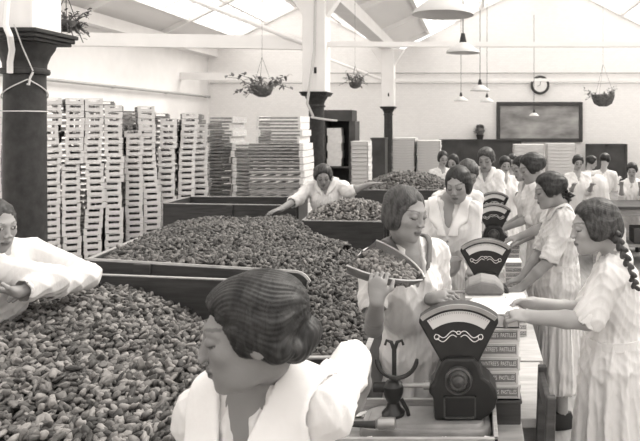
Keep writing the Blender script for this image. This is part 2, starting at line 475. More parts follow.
    # --- hair
    if h <= .009: hh = max(h, .0035)
    else: hh = h
    hd_ = PF(); A = lambda c, r, k=.02, sub=False: hd_.ell(hl(c), np.array(r) * s, k, HR, sub)
    A((0, -.022, .032), (.081, .096, .083), .02)
    if hair == 'bob':
        for q in (-1, 1): A((q * .060, -.014, -.024), (.026, .050, .052), .03)
        A((0, -.068, -.030), (.060, .042, .052), .03)
    elif hair == 'bun':
        for q in (-1, 1):
            A((q * .060, -.012, .004), (.026, .052, .042), .03); A((q * .064, -.042, -.036), (.022, .030, .026), .015)
        A((0, -.078, -.048), (.062, .036, .034), .02); A((.0, -.105, -.030), (.045, .030, .034), .015); A((0, .000, .066), (.074, .078, .044), .02)
    elif hair == 'up':
        for q in (-1, 1): A((q * .062, .000, .006), (.030, .056, .045), .03)
        A((0, -.085, .020), (.055, .045, .050), .025); A((0, .0, .070), (.074, .070, .042), .025)
    elif hair == 'braid':
        for q in (-1, 1): A((q * .064, -.004, -.004), (.030, .062, .050), .03)
        A((0, -.076, -.022), (.060, .050, .058), .03); A((0, -.004, .068), (.076, .076, .042), .02)
    cz = -.046 - fringe
    A((0, .118, .008 - fringe), (.064, .080, .068), .012, True)
    if hair == 'bob': A((0, .096, -.042), (.074, .072, .086), .012, True)
    else: A((0, .106, -.030), (.096, .094, .088), .010, True)
    hd_.grid(hh, pad=.012)
    vs, fs = hd_.mesh(); nr = vnormals(vs, fs); P = (vs - hc) @ HR / s
    st = np.arctan2(P[:, 2] - .03, P[:, 0] + .02) * 16 + 3.5 * np.sin(P[:, 1] * 34) + P[:, 1] * 40
    vs = vs + nr * (np.sin(st * .55) * .0013 + np.sin(st * 2.9 + P[:, 2] * 60) * .0010)[:, None]
    ho = np_mesh('hair', vs, fs, M[hairm], root)
    if braid is not None:
        bd = PF(); pts = [np.array(p, float) - O for p in braid]
        n = 0; rad0 = .0185
        for i in range(len(pts) - 1):
            a, b = pts[i], pts[i + 1]; L = np.linalg.norm(b - a); m = max(1, int(L / .015)); ax_ = unit(b - a); sd = unit(np.cross(ax_, (0.3, 1, 0.1)))
            for j in range(m):
                p = a + (b - a) * j / m; q = 1 if n % 2 else -1; n += 1; rr = rad0 * (1 - .016 * n)
                rr = max(rr, .011)
                e1 = unit(ax_ * .8 + sd * q * .55); e2 = unit(np.cross(e1, (0, 1, 0.01))); e3 = np.cross(e1, e2)
                bd.ell(p + sd * q * rr * .48, (rr * 1.25, rr * .72, rr * .85), .003, np.stack([e1, e2, e3], 1))
        bd.grid(.0042); v2, f2 = bd.mesh(); np_mesh('braid', v2, f2, M[hairm], root)
        if ribbon:
            p = pts[min(1, len(pts) - 1)]
            m = MB(); 
            m.lathe([(.020, -.012), (.029, -.008), (.031, 0), (.029, .008), (.020, .012)], 12, tuple(p)); 
            for q in (-1, 1):
                m.tube([p, p + np.array((q * .02, -.03, .016)), p + np.array((q * .045, -.035, .0)), p + np.array((q * .02, -.03, -.012)), p], [.006, .010, .013, .010, .006], 6)
            m.build('hair_ribbon', M['ink'] if False else M['hair'], root, smooth=True)
    # --- garment
    gd = PF()
    gd.ell(ch - u_ * .115, (.163, .112, .185), .03, BR)
    for q in (-1, 1):
        gd.ell(ch - u_ * .135 + r_ * q * .065 + f_ * .075, (.062, .050, .065), .05, BR)
        gd.cap(ch + r_ * q * .045 + u_ * .035, S['R' if q > 0 else 'L'], .058, .060, .03)
    wz = pel + u_ * .13
    gd.cap(ch - u_ * .22, wz, .118, .112, .05); gd.ell(wz, (.140, .112, .06), .05, BR); gd.ell(pel + u_ * .02, (.172, .135, .13), .05, BR)
    zh = .22; ph = rng.rand() * 6; ztop = float(wz[2])
    def skirt(X, Y, Z):
        t = np.clip((ztop - Z) / (ztop - zh), 0, 1)
        cx = pel[0] * (1 - t * t); cy = pel[1] * (1 - t * t)
        lx = (X - cx) * r_[0] + (Y - cy) * r_[1]; ly = (X - cx) * f_[0] + (Y - cy) * f_[1]
        rx = .135 + flare * t ** .7; ry = .112 + flare * t ** .7
        an = np.arctan2(ly / ry, lx / rx)
        pl = 1 + (.030 + .035 * t) * np.sin(13 * an + ph + 2.2 * np.sin(Z * 3)) + .018 * np.sin(29 * an + 3 * Z)
        d = (np.sqrt((lx / rx) ** 2 + (ly / ry) ** 2) - pl) * ry * .9
        return np.maximum(np.maximum(d, Z - ztop), zh - Z) + 0 * X
    gd.fn(np.array((min(pel[0], 0) - .28, min(pel[1], 0) - .28, zh)), np.array((max(pel[0], 0) + .28, max(pel[1], 0) + .28, ztop)), skirt, .03)
    cuffs = []
    for nm in hands:
        a, e, w = S[nm], elb[nm], wr[nm]; sl = hands[nm].get('sleeve', sleeve)
        if sl <= 1: end = a + (e - a) * sl; gd.cap(a, end, sl_r, sl_r + .002, .02); ax_ = unit(e - a); re = sl_r
        else:
            gd.cap(a, e, sl_r, sl_r * .98, .02); end = e + (w - e) * (sl - 1); re = sl_r * .95 - .014 * (sl - 1); gd.cap(e, end, sl_r * .98, re, .015); ax_ = unit(w - e)
        cuffs.append((end, ax_, re))
        gd.cap(end - ax_ * .02, end - ax_ * .004, re + .006, re + .006, .006)
    gh = max(h, .006)
    gd.grid(gh, zc, max(.02, gh), .02)
    if collar:
        cv = gd.vol.copy()
        X = gd.xs[:, None, None] - ch[0]; Y = gd.ys[None, :, None] - ch[1]; Z = gd.zs[None, None, :] - ch[2]
        lx = X * r_[0] + Y * r_[1] + 0 * Z; ly = X * f_[0] + Y * f_[1] + 0 * Z; Zc = Z + 0 * lx
        rho = np.sqrt(lx ** 2 + ly ** 2)
        shell = np.abs(cv - .006) - max(.0065, gh * .9)
        vw = np.maximum((Zc + vcut + .01), 0) * .34
        reg = np.maximum(rho - collar, .052 - rho); reg = np.maximum(reg, -(Zc + collar * 1.05))
        reg = np.where(ly > 0, np.maximum(reg, (vw - np.abs(lx)) * .85), reg)
        cvol = np.maximum(shell, reg)
        save = gd.vol; gd.vol = cvol.astype(np.float32)
        v2, f2 = gd.mesh(); gd.vol = save
        if len(f2): tag(np_mesh('collar', v2, f2, M['trim'] if trim else M['collar'], root), 'dark edged open collar' if trim else None)
    cuts = PF(); n0 = len(gd.ops)
    gd.ell(nb + u_ * .02, (.060, .060, .060), .008, BR, True)
    gd.cap(nb + f_ * .06 + u_ * .03, ch + f_ * .128 - u_ * vcut, .046, .010, .01, sub=True)
    for e_, ax_, re in cuffs: gd.cap(e_ - ax_ * .0, e_ + ax_ * .04, re * .82, re * .82, .004, sub=True)
    for o in gd.ops[n0:]: gd._apply(o)
    vs, fs = gd.mesh(); nr = vnormals(vs, fs)
    x, y, z = vs[:, 0], vs[:, 1], vs[:, 2]
    lx = x * r_[0] + y * r_[1]; ly = x * f_[0] + y * f_[1]
    an_ = np.arctan2(ly, lx)
    rid = lambda q: 1 - 2 * np.abs(np.sin(q)) ** .8
    dsp = .0042 * rid(an_ * 7 + 1.6 * np.sin(z * 5 + ph) + lx * 6) + .0028 * rid(lx * 34 + ly * 20 - z * 16 + 1.5 * np.sin(z * 13 + ph)) + .0016 * rid(z * 60 + lx * 40 + 3 * np.sin(ly * 25 + ph)) + .0016 * rid(an_ * 19 + 2 * np.sin(z * 8))
    vs = vs + nr * (dsp * fold)[:, None]
    go = np_mesh(garment, vs, fs, M[cloth], root)
    if belt:
        ring = []
        bz = ztop
        for i in range(36):
            a = 2 * PI * i / 36
            ring.append((wz[0] + r_[0] * .150 * math.cos(a) + f_[0] * .126 * math.sin(a), wz[1] + r_[1] * .150 * math.cos(a) + f_[1] * .126 * math.sin(a)))
        m = MB(); n = 36; vv = [(p[0] * 1, p[1] * 1, bz + dz) for dz in (-.018, .018) for p in ring]
        c = wz
        vv2 = [(c[0] + (p[0] - c[0]) * .93, c[1] + (p[1] - c[1]) * .93, p[2]) for p in vv]
        m.add(vv + vv2, [(i, (i + 1) % n, n + (i + 1) % n, n + i) for i in range(n)] + [(2 * n + (i + 1) % n, 2 * n + i, 3 * n + i, 3 * n + (i + 1) % n) for i in range(n)]
              + [(i, 2 * n + i, 2 * n + (i + 1) % n, (i + 1) % n) for i in range(n)] + [(n + (i + 1) % n, 3 * n + (i + 1) % n, 3 * n + i, n + i) for i in range(n)])
        m.build('belt', M[cloth], root, smooth=True)
    for i in range(buttons):
        p = ch - u_ * (vcut + .035 + .07 * i) + f_ * (.128 - .004 * i)
        m = MB(); mt = Matrix(((r_[0], u_[0], f_[0], p[0]), (r_[1], u_[1], f_[1], p[1]), (r_[2], u_[2], f_[2], p[2]), (0, 0, 0, 1)))
        m.lathe([(.001, .006), (.007, .006), (.0085, .002), (.0085, -.012), (.001, -.012)], 12, mtx=mt, caps=False); m.build('button', M['button'], root, smooth=True)
    return root

def V(px, py, Y): return tuple(at(px, py, Y))
# ------------------------------------------------------------------ camera, world
cam = bpy.data.cameras.new('camera'); co = bpy.data.objects.new('camera', cam); col.objects.link(co)
co.location = (0, 0, CZ); co.rotation_euler = (PI / 2, 0, 0)
cam.sensor_width = 36; cam.lens = F / 640 * 36; cam.clip_start = .05; cam.clip_end = 200
cam.shift_x = (320 - PX) / 640; cam.shift_y = -(220.5 - PY) / 640
cam.dof.use_dof = True; cam.dof.focus_distance = 2.6; cam.dof.aperture_fstop = 9
sc = bpy.context.scene; sc.camera = co
sc.view_settings.view_transform = 'Standard'; sc.view_settings.look = 'None'; sc.view_settings.gamma = 1; sc.view_settings.use_curve_mapping = False
sc.view_settings.exposure = EXPOSURE
w = bpy.data.worlds.new('overcast sky'); sc.world = w; w.use_nodes = True
bg = w.node_tree.nodes['Background']; bg.inputs[0].default_value = (1, .995, .985, 1); bg.inputs[1].default_value = SKY
su = bpy.data.lights.new('sun', 'SUN'); su.energy = SUN; su.angle = math.radians(35); su.color = (1, .99, .975)
so = bpy.data.objects.new('sun', su); col.objects.link(so); so.rotation_euler = Vector((.50, .42, .75)).to_track_quat('Z', 'Y').to_euler()

# ------------------------------------------------------------------ room
LX, RX, BY, FY = -8.83, 7.6, 21.5, -1.5
structure(MB().box((LX - .2, FY, -.12), (RX + .2, BY + .2, 0)).build('floor', M['floor']))
def gable(x0, x1, z0, xr, zr, y0, y1):
    return MB().prism([(x0, 0), (x1, 0), (x1, z0[1]), (xr, zr), (x0, z0[0])], y0, y1)
wb = MB(); wb.prism([(LX, 0), (-2.66, 0), (-2.66, 4.3), (-5.75, 6.0), (LX, 4.3)], BY, BY + .2)
wb.prism([(-2.66, 0), (RX, 0), (RX, 4.3), (2.4, 6.9), (-2.66, 4.3)], BY, BY + .2)
structure(wb.build('wall_back', M['brick']))
wl = MB(); wl.box((LX - .2, FY, 0), (LX, BY, 4.25)); structure(wl.build('wall_left', M['white']))
# right wall with a row of tall windows
wr_ = MB(); wr_.box((RX, FY, 0), (RX + .2, BY, 1.0)); wr_.box((RX, FY, 3.5), (RX + .2, BY, 4.25))
ys = list(np.linspace(FY, BY, 9))
for i, y in enumerate(ys): wr_.box((RX, max(FY, y - .25), 1.0), (RX + .2, min(BY, y + .25), 3.5))
structure(wr_.build('wall_right', M['white']))
wf = MB(); wf.box((LX, FY - .2, 0), (RX, FY, 4.3)); structure(wf.build('wall_light_block', M['white']))  # unseen wall behind the camera, added to block frontal daylight
for i in range(8):
    a, b = ys[i] + .25, ys[i + 1] - .25
    m = MB()
    for k in range(5):
        y = a + (b - a) * k / 4; m.box((RX + .06, y - .02, 1.0), (RX + .12, y + .02, 3.5))
    for k in range(5):
        z = 1 + 2.5 * k / 4; m.box((RX + .06, a, z - .02), (RX + .12, b, z + .02))
    f = structure(m.build('window_%d' % (i + 1), M['white']))
    MB().box((RX + .085, a, 1.0), (RX + .095, b, 3.5)).build('pane', M['glass'], f)
# wall plate, pipe on the left wall
structure(MB().box((LX, FY, 4.2), (LX + .32, BY, 4.48)).build('trim_1', M['white']))
pp = MB().tube([(LX + .09, 4, 2.88), (LX + .09, BY - .1, 2.88)], .035, 8)
for y in np.arange(5, BY, 2.7): pp.box((LX, y - .02, 2.84), (LX + .1, y + .02, 2.92))
tag(pp.build('wall_pipe', M['tablewood'], smooth=True), 'long heating pipe clipped high along the left wall', 'pipe')
bp_ = MB()
for yy, x0_ in ((73, 330), (83, 210)):
    a = at(x0_, yy, BY - .08); bp_.tube([tuple(a), (RX - .1, BY - .08, a.z)], .022, 8)
tag(bp_.build('wall_pipe', M['dial'], smooth=True), 'pair of thin pale pipes running across the back wall above the picture', 'pipe')
# roof
def plane_strip(m, x0, z0, x1, z1, y0, y1, t=.05):
    m.prism([(x0, z0), (x1, z1), (x1, z1 + t), (x0, z0 + t)], y0, y1)
ro = MB(); gl = MB(); bars = MB()
def lerp(a, b, t): return a + (b - a) * t
slopes = [((LX, 4.45), (-5.75, 6.0)), ((-2.66, 4.55), (-5.75, 6.0)), ((-2.66, 4.55), (2.4, 6.9)), ((RX, 4.3), (2.4, 6.9))]
for (a, b), (t0, t1) in zip(slopes, [(.30, .95), (.2, .95), (.22, .93), (.12, .93)]):
    P = lambda t: (lerp(a[0], b[0], t), lerp(a[1], b[1], t))
    for u, v in ((0, t0), (t1, 1)):
        p, q = P(u), P(v); plane_strip(ro, p[0], p[1], q[0], q[1], FY, BY)
    p, q = P(t0), P(t1); plane_strip(gl, p[0], p[1] + .02, q[0], q[1] + .02, FY, BY, .008)
    for y in np.arange(FY, BY, .62): plane_strip(bars, p[0], p[1] - .01, q[0], q[1] - .01, y, y + .045, .06)
    for y in np.arange(3.85 - 7.05 / 2, BY, 7.05 / 2): plane_strip(bars, a[0], a[1] - .14, b[0], b[1] - .14, y - .06, y + .06, .14)
    for t in (t0, (t0 + t1) / 2, t1):
        p = P(t); bars.box((p[0] - .05, FY, p[1] - .09), (p[0] + .05, BY, p[1] + .02))
structure(ro.build('ceiling', M['roofwhite']))
structure(bars.build('trim_2', M['white']))
structure(gl.build('window_9', M['glass']))
# gutter beam over the pillars
g = MB(); g.box((-2.84, FY, 4.22), (-2.48, BY, 4.5)); structure(g.build('trim_3', M['white']))
PIL = [(-2.665, 3.85), (-2.66, 10.9), (-2.60, 19.5)]
for i, (x, y) in enumerate(PIL):
    tb = MB()
    tb.beam((x, y, 3.30), (RX, y, 3.30), .09, .085)
    tb.beam((x, y, 3.32), (LX, y, 3.42), .12, .22)
    tb.tube([(x - .1, y - .08, 3.28), (-5.7, y - .08, 4.42)], .04, 8)
    o = structure(tb.build('trim_%d' % (4 + i), M['white'], smooth=False))

# ------------------------------------------------------------------ pillars
def pillar(x, y, label):
    t = empty('iron_pillar', (x, y, 0)); tag(t, label, 'pillar'); k_ = .86 if y < 5 else 1; t.scale = (k_, k_, 1)
    MB().lathe([(.21, 0), (.21, .10), (.18, .13), (.15, .2), (.138, .3)], 28).build('base', M['iron'], t, smooth=True)
    MB().lathe([(.136, .3), (.125, 2.27)], 28).build('shaft', M['iron'], t, smooth=True)
    MB().lathe([(.125, 2.245), (.145, 2.25), (.150, 2.265), (.145, 2.28), (.128, 2.285), (.130, 2.31), (.150, 2.36), (.178, 2.40), (.185, 2.425), (.185, 2.435)], 28).build('capital', M['iron'], t, smooth=True)
    a = MB(); a.box((-.20, -.20, 2.43), (.20, .20, 2.45)); a.box((-.215, -.215, 2.45), (.215, .215, 2.475)); a.box((-.23, -.23, 2.475), (.23, .23, 2.50))
    a.build('abacus', M['iron'], t, bevel=.006)
    pw = .155 if y < 5 else .19
    b = MB(); b.box((-pw, -pw, 2.50), (pw, pw, 4.22))
    for q in (-1, 1): b.prism([(q * pw, 3.75), (q * .50, 4.22), (q * pw, 4.22)], -.12, .12)
    b.build('timber_post', M['white'], t, bevel=.012)
    if y > 5:
        MB().box((-.02, -.2, 3.0 - .45), (.02, -.188, 3.0 - .35)).build('slot', M['iron'], t, loc=(0.03, 0, .25))
    return t
pillar(*PIL[0], 'large dark round iron pillar tied with string at left of the photo, nearest of the pillars')
pillar(*PIL[1], 'dark iron pillar with white post above, rising behind the second heap in mid room')
pillar(*PIL[2], 'farthest slim dark pillar near the back wall')
x0, y0 = PIL[0]
cb = MB()
cb.tube([at(4, -110, 3.64), at(7, 0, 3.62), at(5, 24, 3.61), at(10, 36, 3.61), at(12, 50, 3.66), at(10, 62, 3.69), at(10, 73, 3.70)], .016, 8)
tag(cb.build('hanging_tube', M['paper'], smooth=True), 'pale rubber tube hanging down the front of the nearest pillar', 'tube')
st = MB()
def ringpts(r, z, tilt=0, ph=0): return [(x0 + r * math.cos(a), y0 + r * math.sin(a), z + tilt * math.cos(a + ph)) for a in np.linspace(0, 2 * PI, 33)]
st.tube(ringpts(.114, 2.03), .004, 6)
st.tube([at(14, 24, 3.62), at(22, 46, 3.66), at(33, 71, 3.74)], .0035, 6)
st.tube([(x0 + .115 * math.cos(a), y0 + .115 * math.sin(a), 2.215 - .13 * abs(math.sin((a + .85) / 2)) ** 1) for a in np.linspace(-.85, 2 * PI - .85, 33)], .004, 6)
st.tube([at(33, 72, 3.75), at(30, 78, 3.74), at(29, 85, 3.74), at(27, 84, 3.74)], .006, 6)
tag(st.build('string', M['string'], smooth=True), 'thin string looped and knotted around the nearest pillar', 'string')
x1, y1 = PIL[1]
st = MB().tube([(x1 + .03, y1 - .2, 4.1), (x1 + .02, y1 - .205, 3.2), (x1 - .05, y1 - .30, 2.50), (x1 - .08, y1 - .29, 2.3), (x1 - .02, y1 - .15, 2.1)], .022, 8)
st.tube([(x1 - .05, y1 - .16, 2.08), (x1 + .2, y1 - .17, 2.04), (x1 + .38, y1 - .14, 2.02)], .02, 6)
tag(st.build('hanging_cable', M['string'], smooth=True), 'pale cable running down the post of the middle pillar', 'cable')

# ------------------------------------------------------------------ hanging lamps
def lamp(px, py, Y, dia, label, zt=5.2, grp='lamps over the work benches'):
    c = at(px, py, Y); t = empty('pendant_lamp', tuple(c)); tag(t, label, 'lamp', grp); r = dia / 2
    MB().lathe([(.035, r * .62), (.06, r * .58), (r * .96, .02), (r, 0), (r * .985, 0), (r * .94, .012), (.055, r * .56), (.03, r * .60)], 32, caps=False).build('lamp_shade', M['lampshade'], t, smooth=True)
    MB().lathe([(.001, r * .60 + .10), (.02, r * .60 + .10), (.028, r * .60 + .06), (.040, r * .60), (.001, r * .60)], 14, caps=False).build('cap', M['iron'], t, smooth=True)
    MB().tube([(0, 0, r * .6 + .09), (0, 0, zt - c.z)], .006, 6).build('cord', M['iron'], t)
    MB().lathe([(.001, .03), (.02, .035), (.033, .06), (.03, .09), (.018, .12), (.014, .15)], 14, caps=False).build('bulb', M['dial'], t, smooth=True)
lamp(443, 15, 3.8, .36, 'largest conical enamel lamp, nearest, cut by the top of the photo')
lamp(463, 53, 6.9, .36, 'second conical lamp on a cord, below and behind the nearest one')
lamp(480, 91, 11.6, .36, 'small conical lamp hanging between the two faintest ones')
lamp(461, 101, 15.8, .36, 'tiny far conical lamp, left one of the faint pair')
lamp(487, 102, 16.2, .36, 'tiny far conical lamp, right one of the faint pair')
lamp(534, 116, 18.0, .28, 'tiny pale lamp hanging in front of the framed picture', 5.0)

# ------------------------------------------------------------------ hanging plants
def leaf_mb(m, p, d, L, w_):
    p = Vector(p); d = Vector(d).normalized(); s = d.cross(Vector((0, 0, 1))); s = s.normalized() if s.length > .01 else Vector((1, 0, 0)); u = s.cross(d)
    pts = [p, p + d * L * .35 + s * w_ + u * L * .04, p + d * L * .75 + s * w_ * .7, p + d * L - u * L * .15, p + d * L * .75 - s * w_ * .7, p + d * L * .35 - s * w_ + u * L * .04, p + d * L * .4 + u * L * .09]
    m.add(pts, [(0, 1, 6), (1, 2, 6), (2, 3, 6), (3, 4, 6), (4, 5, 6), (5, 0, 6)])
def basket(px, py, Y, r, spread, n, label, up=.5, zt=4.3, droop=.3):
    c = at(px, py, Y); t = empty('hanging_basket', tuple(c)); tag(t, label, 'hanging plant')
    MB().lathe([(r * .35, -r * .75), (r * .8, -r * .5), (r, -.0), (r * 1.05, r * .25), (r * .9, r * .3), (.001, r * .2)], 16, caps=True).build('basket', M['basket'], t, smooth=True)
    m = MB()
    for i in range(n):
        a = rng.rand() * 2 * PI; e = rng.uniform(-droop, up) ; R0 = r * rng.uniform(.2, .9)
        d = Vector((math.cos(a), math.sin(a), e * 1.6)).normalized(); p = Vector((R0 * math.cos(a), R0 * math.sin(a), r * .2)); L = spread * rng.uniform(.35, 1)
        q = p + d * L; m.tube([p, p + d * L * .5 + Vector((0, 0, L * .12)), q], .004, 4)
        for k in range(7):
            tt = .3 + .1 * k; leaf_mb(m, p + d * L * tt + Vector((0, 0, L * .1)), Vector((rng.randn(), rng.randn(), rng.randn() * .5 + .1)), spread * .22, spread * .06)
    m.build('foliage', M['leaf'], t)
    k = MB()
    for a in (0, 2.1, 4.2): k.tube([(r * math.cos(a), r * math.sin(a), r * .25), (0, 0, r * 3)], .0025, 5)
    k.tube([(0, 0, r * 3), (0, 0, zt - c.z)], .0022, 5); k.build('hanger', M['iron'], t)
basket(262, 89, 9.2, .15, .42, 22, 'hanging basket with spreading sprays in front of the wide crate stacks', .55, 5.2)
basket(355, 84, 13, .12, .30, 34, 'narrow hanging basket of foliage between the middle and far pillars', 1.2, 5.0)
basket(603, 98, 15.5, .27, .34, 20, 'wide hanging basket with plants near the right end of the back wall', .8, 6.0)
basket(66, 24, 4.4, .07, .17, 34, 'dark trailing plant hanging behind the capital of the nearest pillar', .9, 4.6, 1.2)

# ------------------------------------------------------------------ back wall things
def boxat(x0_, x1_, y0_, y1_, Y, d): a, b = at(x0_, y1_, Y), at(x1_, y0_, Y); return (a.x, Y, a.z), (b.x, Y + d, b.z)
t = empty('framed_picture', tuple(at(539.5, 122, 21.42))); tag(t, 'large dark framed landscape picture on the back wall', 'picture')
W_, H_ = 1.36, .60
m = MB()
for q in (-1, 1): m.box((q * W_ - .06, -.05, -H_ - .06), (q * W_ + .06, .06, H_ + .06)); m.box((-W_, -.05, q * H_ - .06), (W_, .06, q * H_ + .06))
m.build('frame', M['darkwood'], t, bevel=.015); MB().box((-W_, .0, -H_), (W_, .03, H_)).build('canvas', M['picture'], t)
t = empty('wall_clock', tuple(at(540, 85, 21.4))); tag(t, 'round wall clock above the framed picture', 'clock')
rot = Matrix.Rotation(PI / 2, 4, 'X')
MB().lathe([(.23, -.05), (.29, -.05), (.315, 0), (.29, .06), (.24, .07), (.23, .04)], 32, caps=False, mtx=rot).build('rim', M['darkwood'], t, smooth=True)
MB().lathe([(.235, -.05), (.235, .03), (.001, .035)], 32, mtx=rot, caps=False).build('clock_face', M['paper'], t)
MB().beam((0, -.045, 0), (.02, -.045, .15), .015, .01).build('hand', M['iron'], t); MB().beam((0, -.05, 0), (-.09, -.05, -.05), .015, .01).build('hand', M['iron'], t)
lo, hi = boxat(440, 520, 141, 190, 21.1, .35); lo = (lo[0], lo[1], 0)
m = MB().box(lo, hi); m.box((lo[0] - .03, lo[1] - .04, hi[2]), (hi[0] + .03, hi[1], hi[2] + .05))
for k in range(5): xx = lo[0] + (hi[0] - lo[0]) * k / 4; m.box((xx - .04, lo[1] - .02, 0), (xx + .04, lo[1], hi[2]))
tag(m.build('low_cupboard', M['blackboard']), 'long dark panelled cupboard along the back wall behind the far workers', 'cupboard')
c = at(480, 137, 21.25); t = empty('potted_plant', (c.x, c.y, hi[2] + .05)); tag(t, 'dark round potted plant standing on the long dark cupboard', 'plant')
MB().lathe([(.09, 0), (.13, .14), (.14, .15), (.12, .15)], 14).build('pot', M['iron'], t, smooth=True)
m = MB()
for i in range(60):
    a, e = rng.rand() * 6.28, rng.uniform(-.3, 1.3); d = Vector((math.cos(a) * math.cos(e), math.sin(a) * math.cos(e), math.sin(e))); leaf_mb(m, Vector((0, 0, .27)) + d * .12, d, .13, .05)
m.lathe([(.001, .12), (.10, .16), (.16, .27), (.12, .38), (.001, .42)], 12, caps=False); m.build('foliage', M['leaf'], t)
lo, hi = boxat(587, 626, 144, 190, 20.9, .3); lo = (lo[0], lo[1], 0)
m = MB().box(lo, hi)
for k in range(3): xx = lo[0] + (hi[0] - lo[0]) * k / 2; m.box((xx - .04, lo[1] - .03, 0), (xx + .04, lo[1], hi[2]))
m.box((lo[0], lo[1] - .03, hi[2] - .08), (hi[0], lo[1], hi[2]))
tag(m.build('panelled_screen', M['blackboard']), 'dark panelled screen at the right end of the back wall', 'screen')

def tray_stack(px0, px1, ytop, Y, base=0.0, pitch=.045, depth=.45, label='', grp=None, name='white_tray', limit=None):
    a = at(px0, ytop, Y); b = at(px1, ytop, Y); W = b.x - a.x
    n = int((a.z - base) / pitch); 
    m = MB(); m.box((-W / 2, 0, 0), (W / 2, depth, .006)); e = .012
    m.box((-W / 2, 0, 0), (W / 2, e, pitch * .86)); m.box((-W / 2, depth - e, 0), (W / 2, depth, pitch * .86)); m.box((-W / 2, 0, 0), (-W / 2 + e, depth, pitch * .86)); m.box((W / 2 - e, 0, 0), (W / 2, depth, pitch * .86))
    m.box((-W / 2 - .008, -.008, pitch * .86), (W / 2 + .008, depth + .008, pitch * .98))
    first = None
    for k in range(n):
        if first is None: o = first = m.build(name, M['traypaper'])
        else: o = first.copy(); col.objects.link(o)
        o.location = (a.x + W / 2 + rng.uniform(-.008, .008), Y, base + k * pitch)
        lab = label if k < n - 1 else label.replace('tray in', 'topmost tray of')
        tag(o, lab, 'tray', grp)
    return n
def bench(name, x0_, x1_, y0_, y1_, z, label, mt='tablewood', shelf=False):
    t = empty(name, ((x0_ + x1_) / 2, (y0_ + y1_) / 2, 0)); tag(t, label, 'table'); cx, cy = (x0_ + x1_) / 2, (y0_ + y1_) / 2
    MB().box((x0_ - cx, y0_ - cy, z - .04), (x1_ - cx, y1_ - cy, z)).build('tabletop', M[mt], t, bevel=.004)
    for xx in (x0_ + .05, x1_ - .05):
        for yy in (y0_ + .05, y1_ - .05): MB().box((xx - cx - .03, yy - cy - .03, 0), (xx - cx + .03, yy - cy + .03, z - .04)).build('leg', M['traywood'], t)
    m = MB()
    for yy in (y0_ + .05, y1_ - .05): m.box((x0_ - cx + .05, yy - cy - .012, z - .14), (x1_ - cx - .05, yy - cy + .012, z - .04))
    for xx in (x0_ + .05, x1_ - .05): m.box((xx - cx - .012, y0_ - cy + .05, z - .14), (xx - cx + .012, y1_ - cy - .05, z - .04))
    if shelf: m.box((x0_ - cx + .03, y0_ - cy + .03, .25), (x1_ - cx - .03, y1_ - cy - .03, .28))
    m.build('apron', M['traywood'], t)
    return t
bench('stock_table', -1.75, -.35, 11.3, 12.1, .80, 'low table carrying two stacks of white trays behind the far trough')
tray_stack(392, 414.5, 137, 11.5, .80, .046, .5, 'shallow white tray in the left stack behind the far trough', 'left stack of white trays')
tray_stack(417, 440, 140, 11.5, .80, .046, .5, 'shallow white tray in the right stack behind the far trough', 'right stack of white trays')
tray_stack(514, 544, 142, 17.5, 0, .095, .6, 'shallow white tray in the tall stack below the picture', 'tall stack of trays below the picture', 'paper_tray')
tray_stack(547, 576, 141, 18.2, 0, .095, .6, 'shallow white tray in the tall stack right of the picture lamp', 'second tall stack of trays below the picture', 'paper_tray')
tray_stack(351, 368, 138, 13.4, 0, .085, .5, 'pale tray in the stack right of the dark rack', 'stack of pale trays beside the dark rack', 'pale_tray')
# dark rack behind the middle pillar
r0, r1 = at(322, 175, 14.6), at(352, 110, 14.6)
t = empty('storage_rack', ((r0.x + r1.x) / 2, 14.9, 0)); tag(t, 'tall dark open rack seen right behind the middle pillar', 'rack'); hw_ = (r1.x - r0.x) / 2; zt = r1.z
MB().box((-hw_, -.3, zt - .25), (hw_, .3, zt)).build('top_board', M['blackboard'], t)
MB().box((-hw_, .26, .0), (hw_, .3, zt - .25)).build('back_panel', M['blackboard'], t)
for q in (-1, 1): MB().box((q * hw_ - .07, -.3, 0), (q * hw_ + .07, .26, zt - .25)).build('post', M['blackboard'], t)
for z in (.5, 1.0): MB().box((-hw_ + .07, -.3, z - .02), (hw_ - .07, .26, z + .02)).build('shelf', M['blackboard'], t)
for k in range(5):
    o = MB().box((-.16, 0, 0), (.16, .3, .17)).build('stored_box', M['card']); o.location = (t.location.x - .08 + .02 * (k % 2), 14.65, 1.024 + .172 * k)
    tag(o, 'pale box in the pile inside the dark rack' if k < 4 else 'topmost pale box of the pile inside the dark rack', 'box', 'pale boxes inside the dark rack')
lo, hi = boxat(371, 385, 139, 170, 17.0, .5); lo = (lo[0], lo[1], 0)
m = MB().box(lo, hi); m.box((lo[0] - .02, lo[1] - .02, hi[2]), (hi[0] + .02, hi[1], hi[2] + .03)); tag(m.build('dark_cabinet', M['blackboard']), 'plain dark cabinet between the middle and far pillars', 'cabinet')

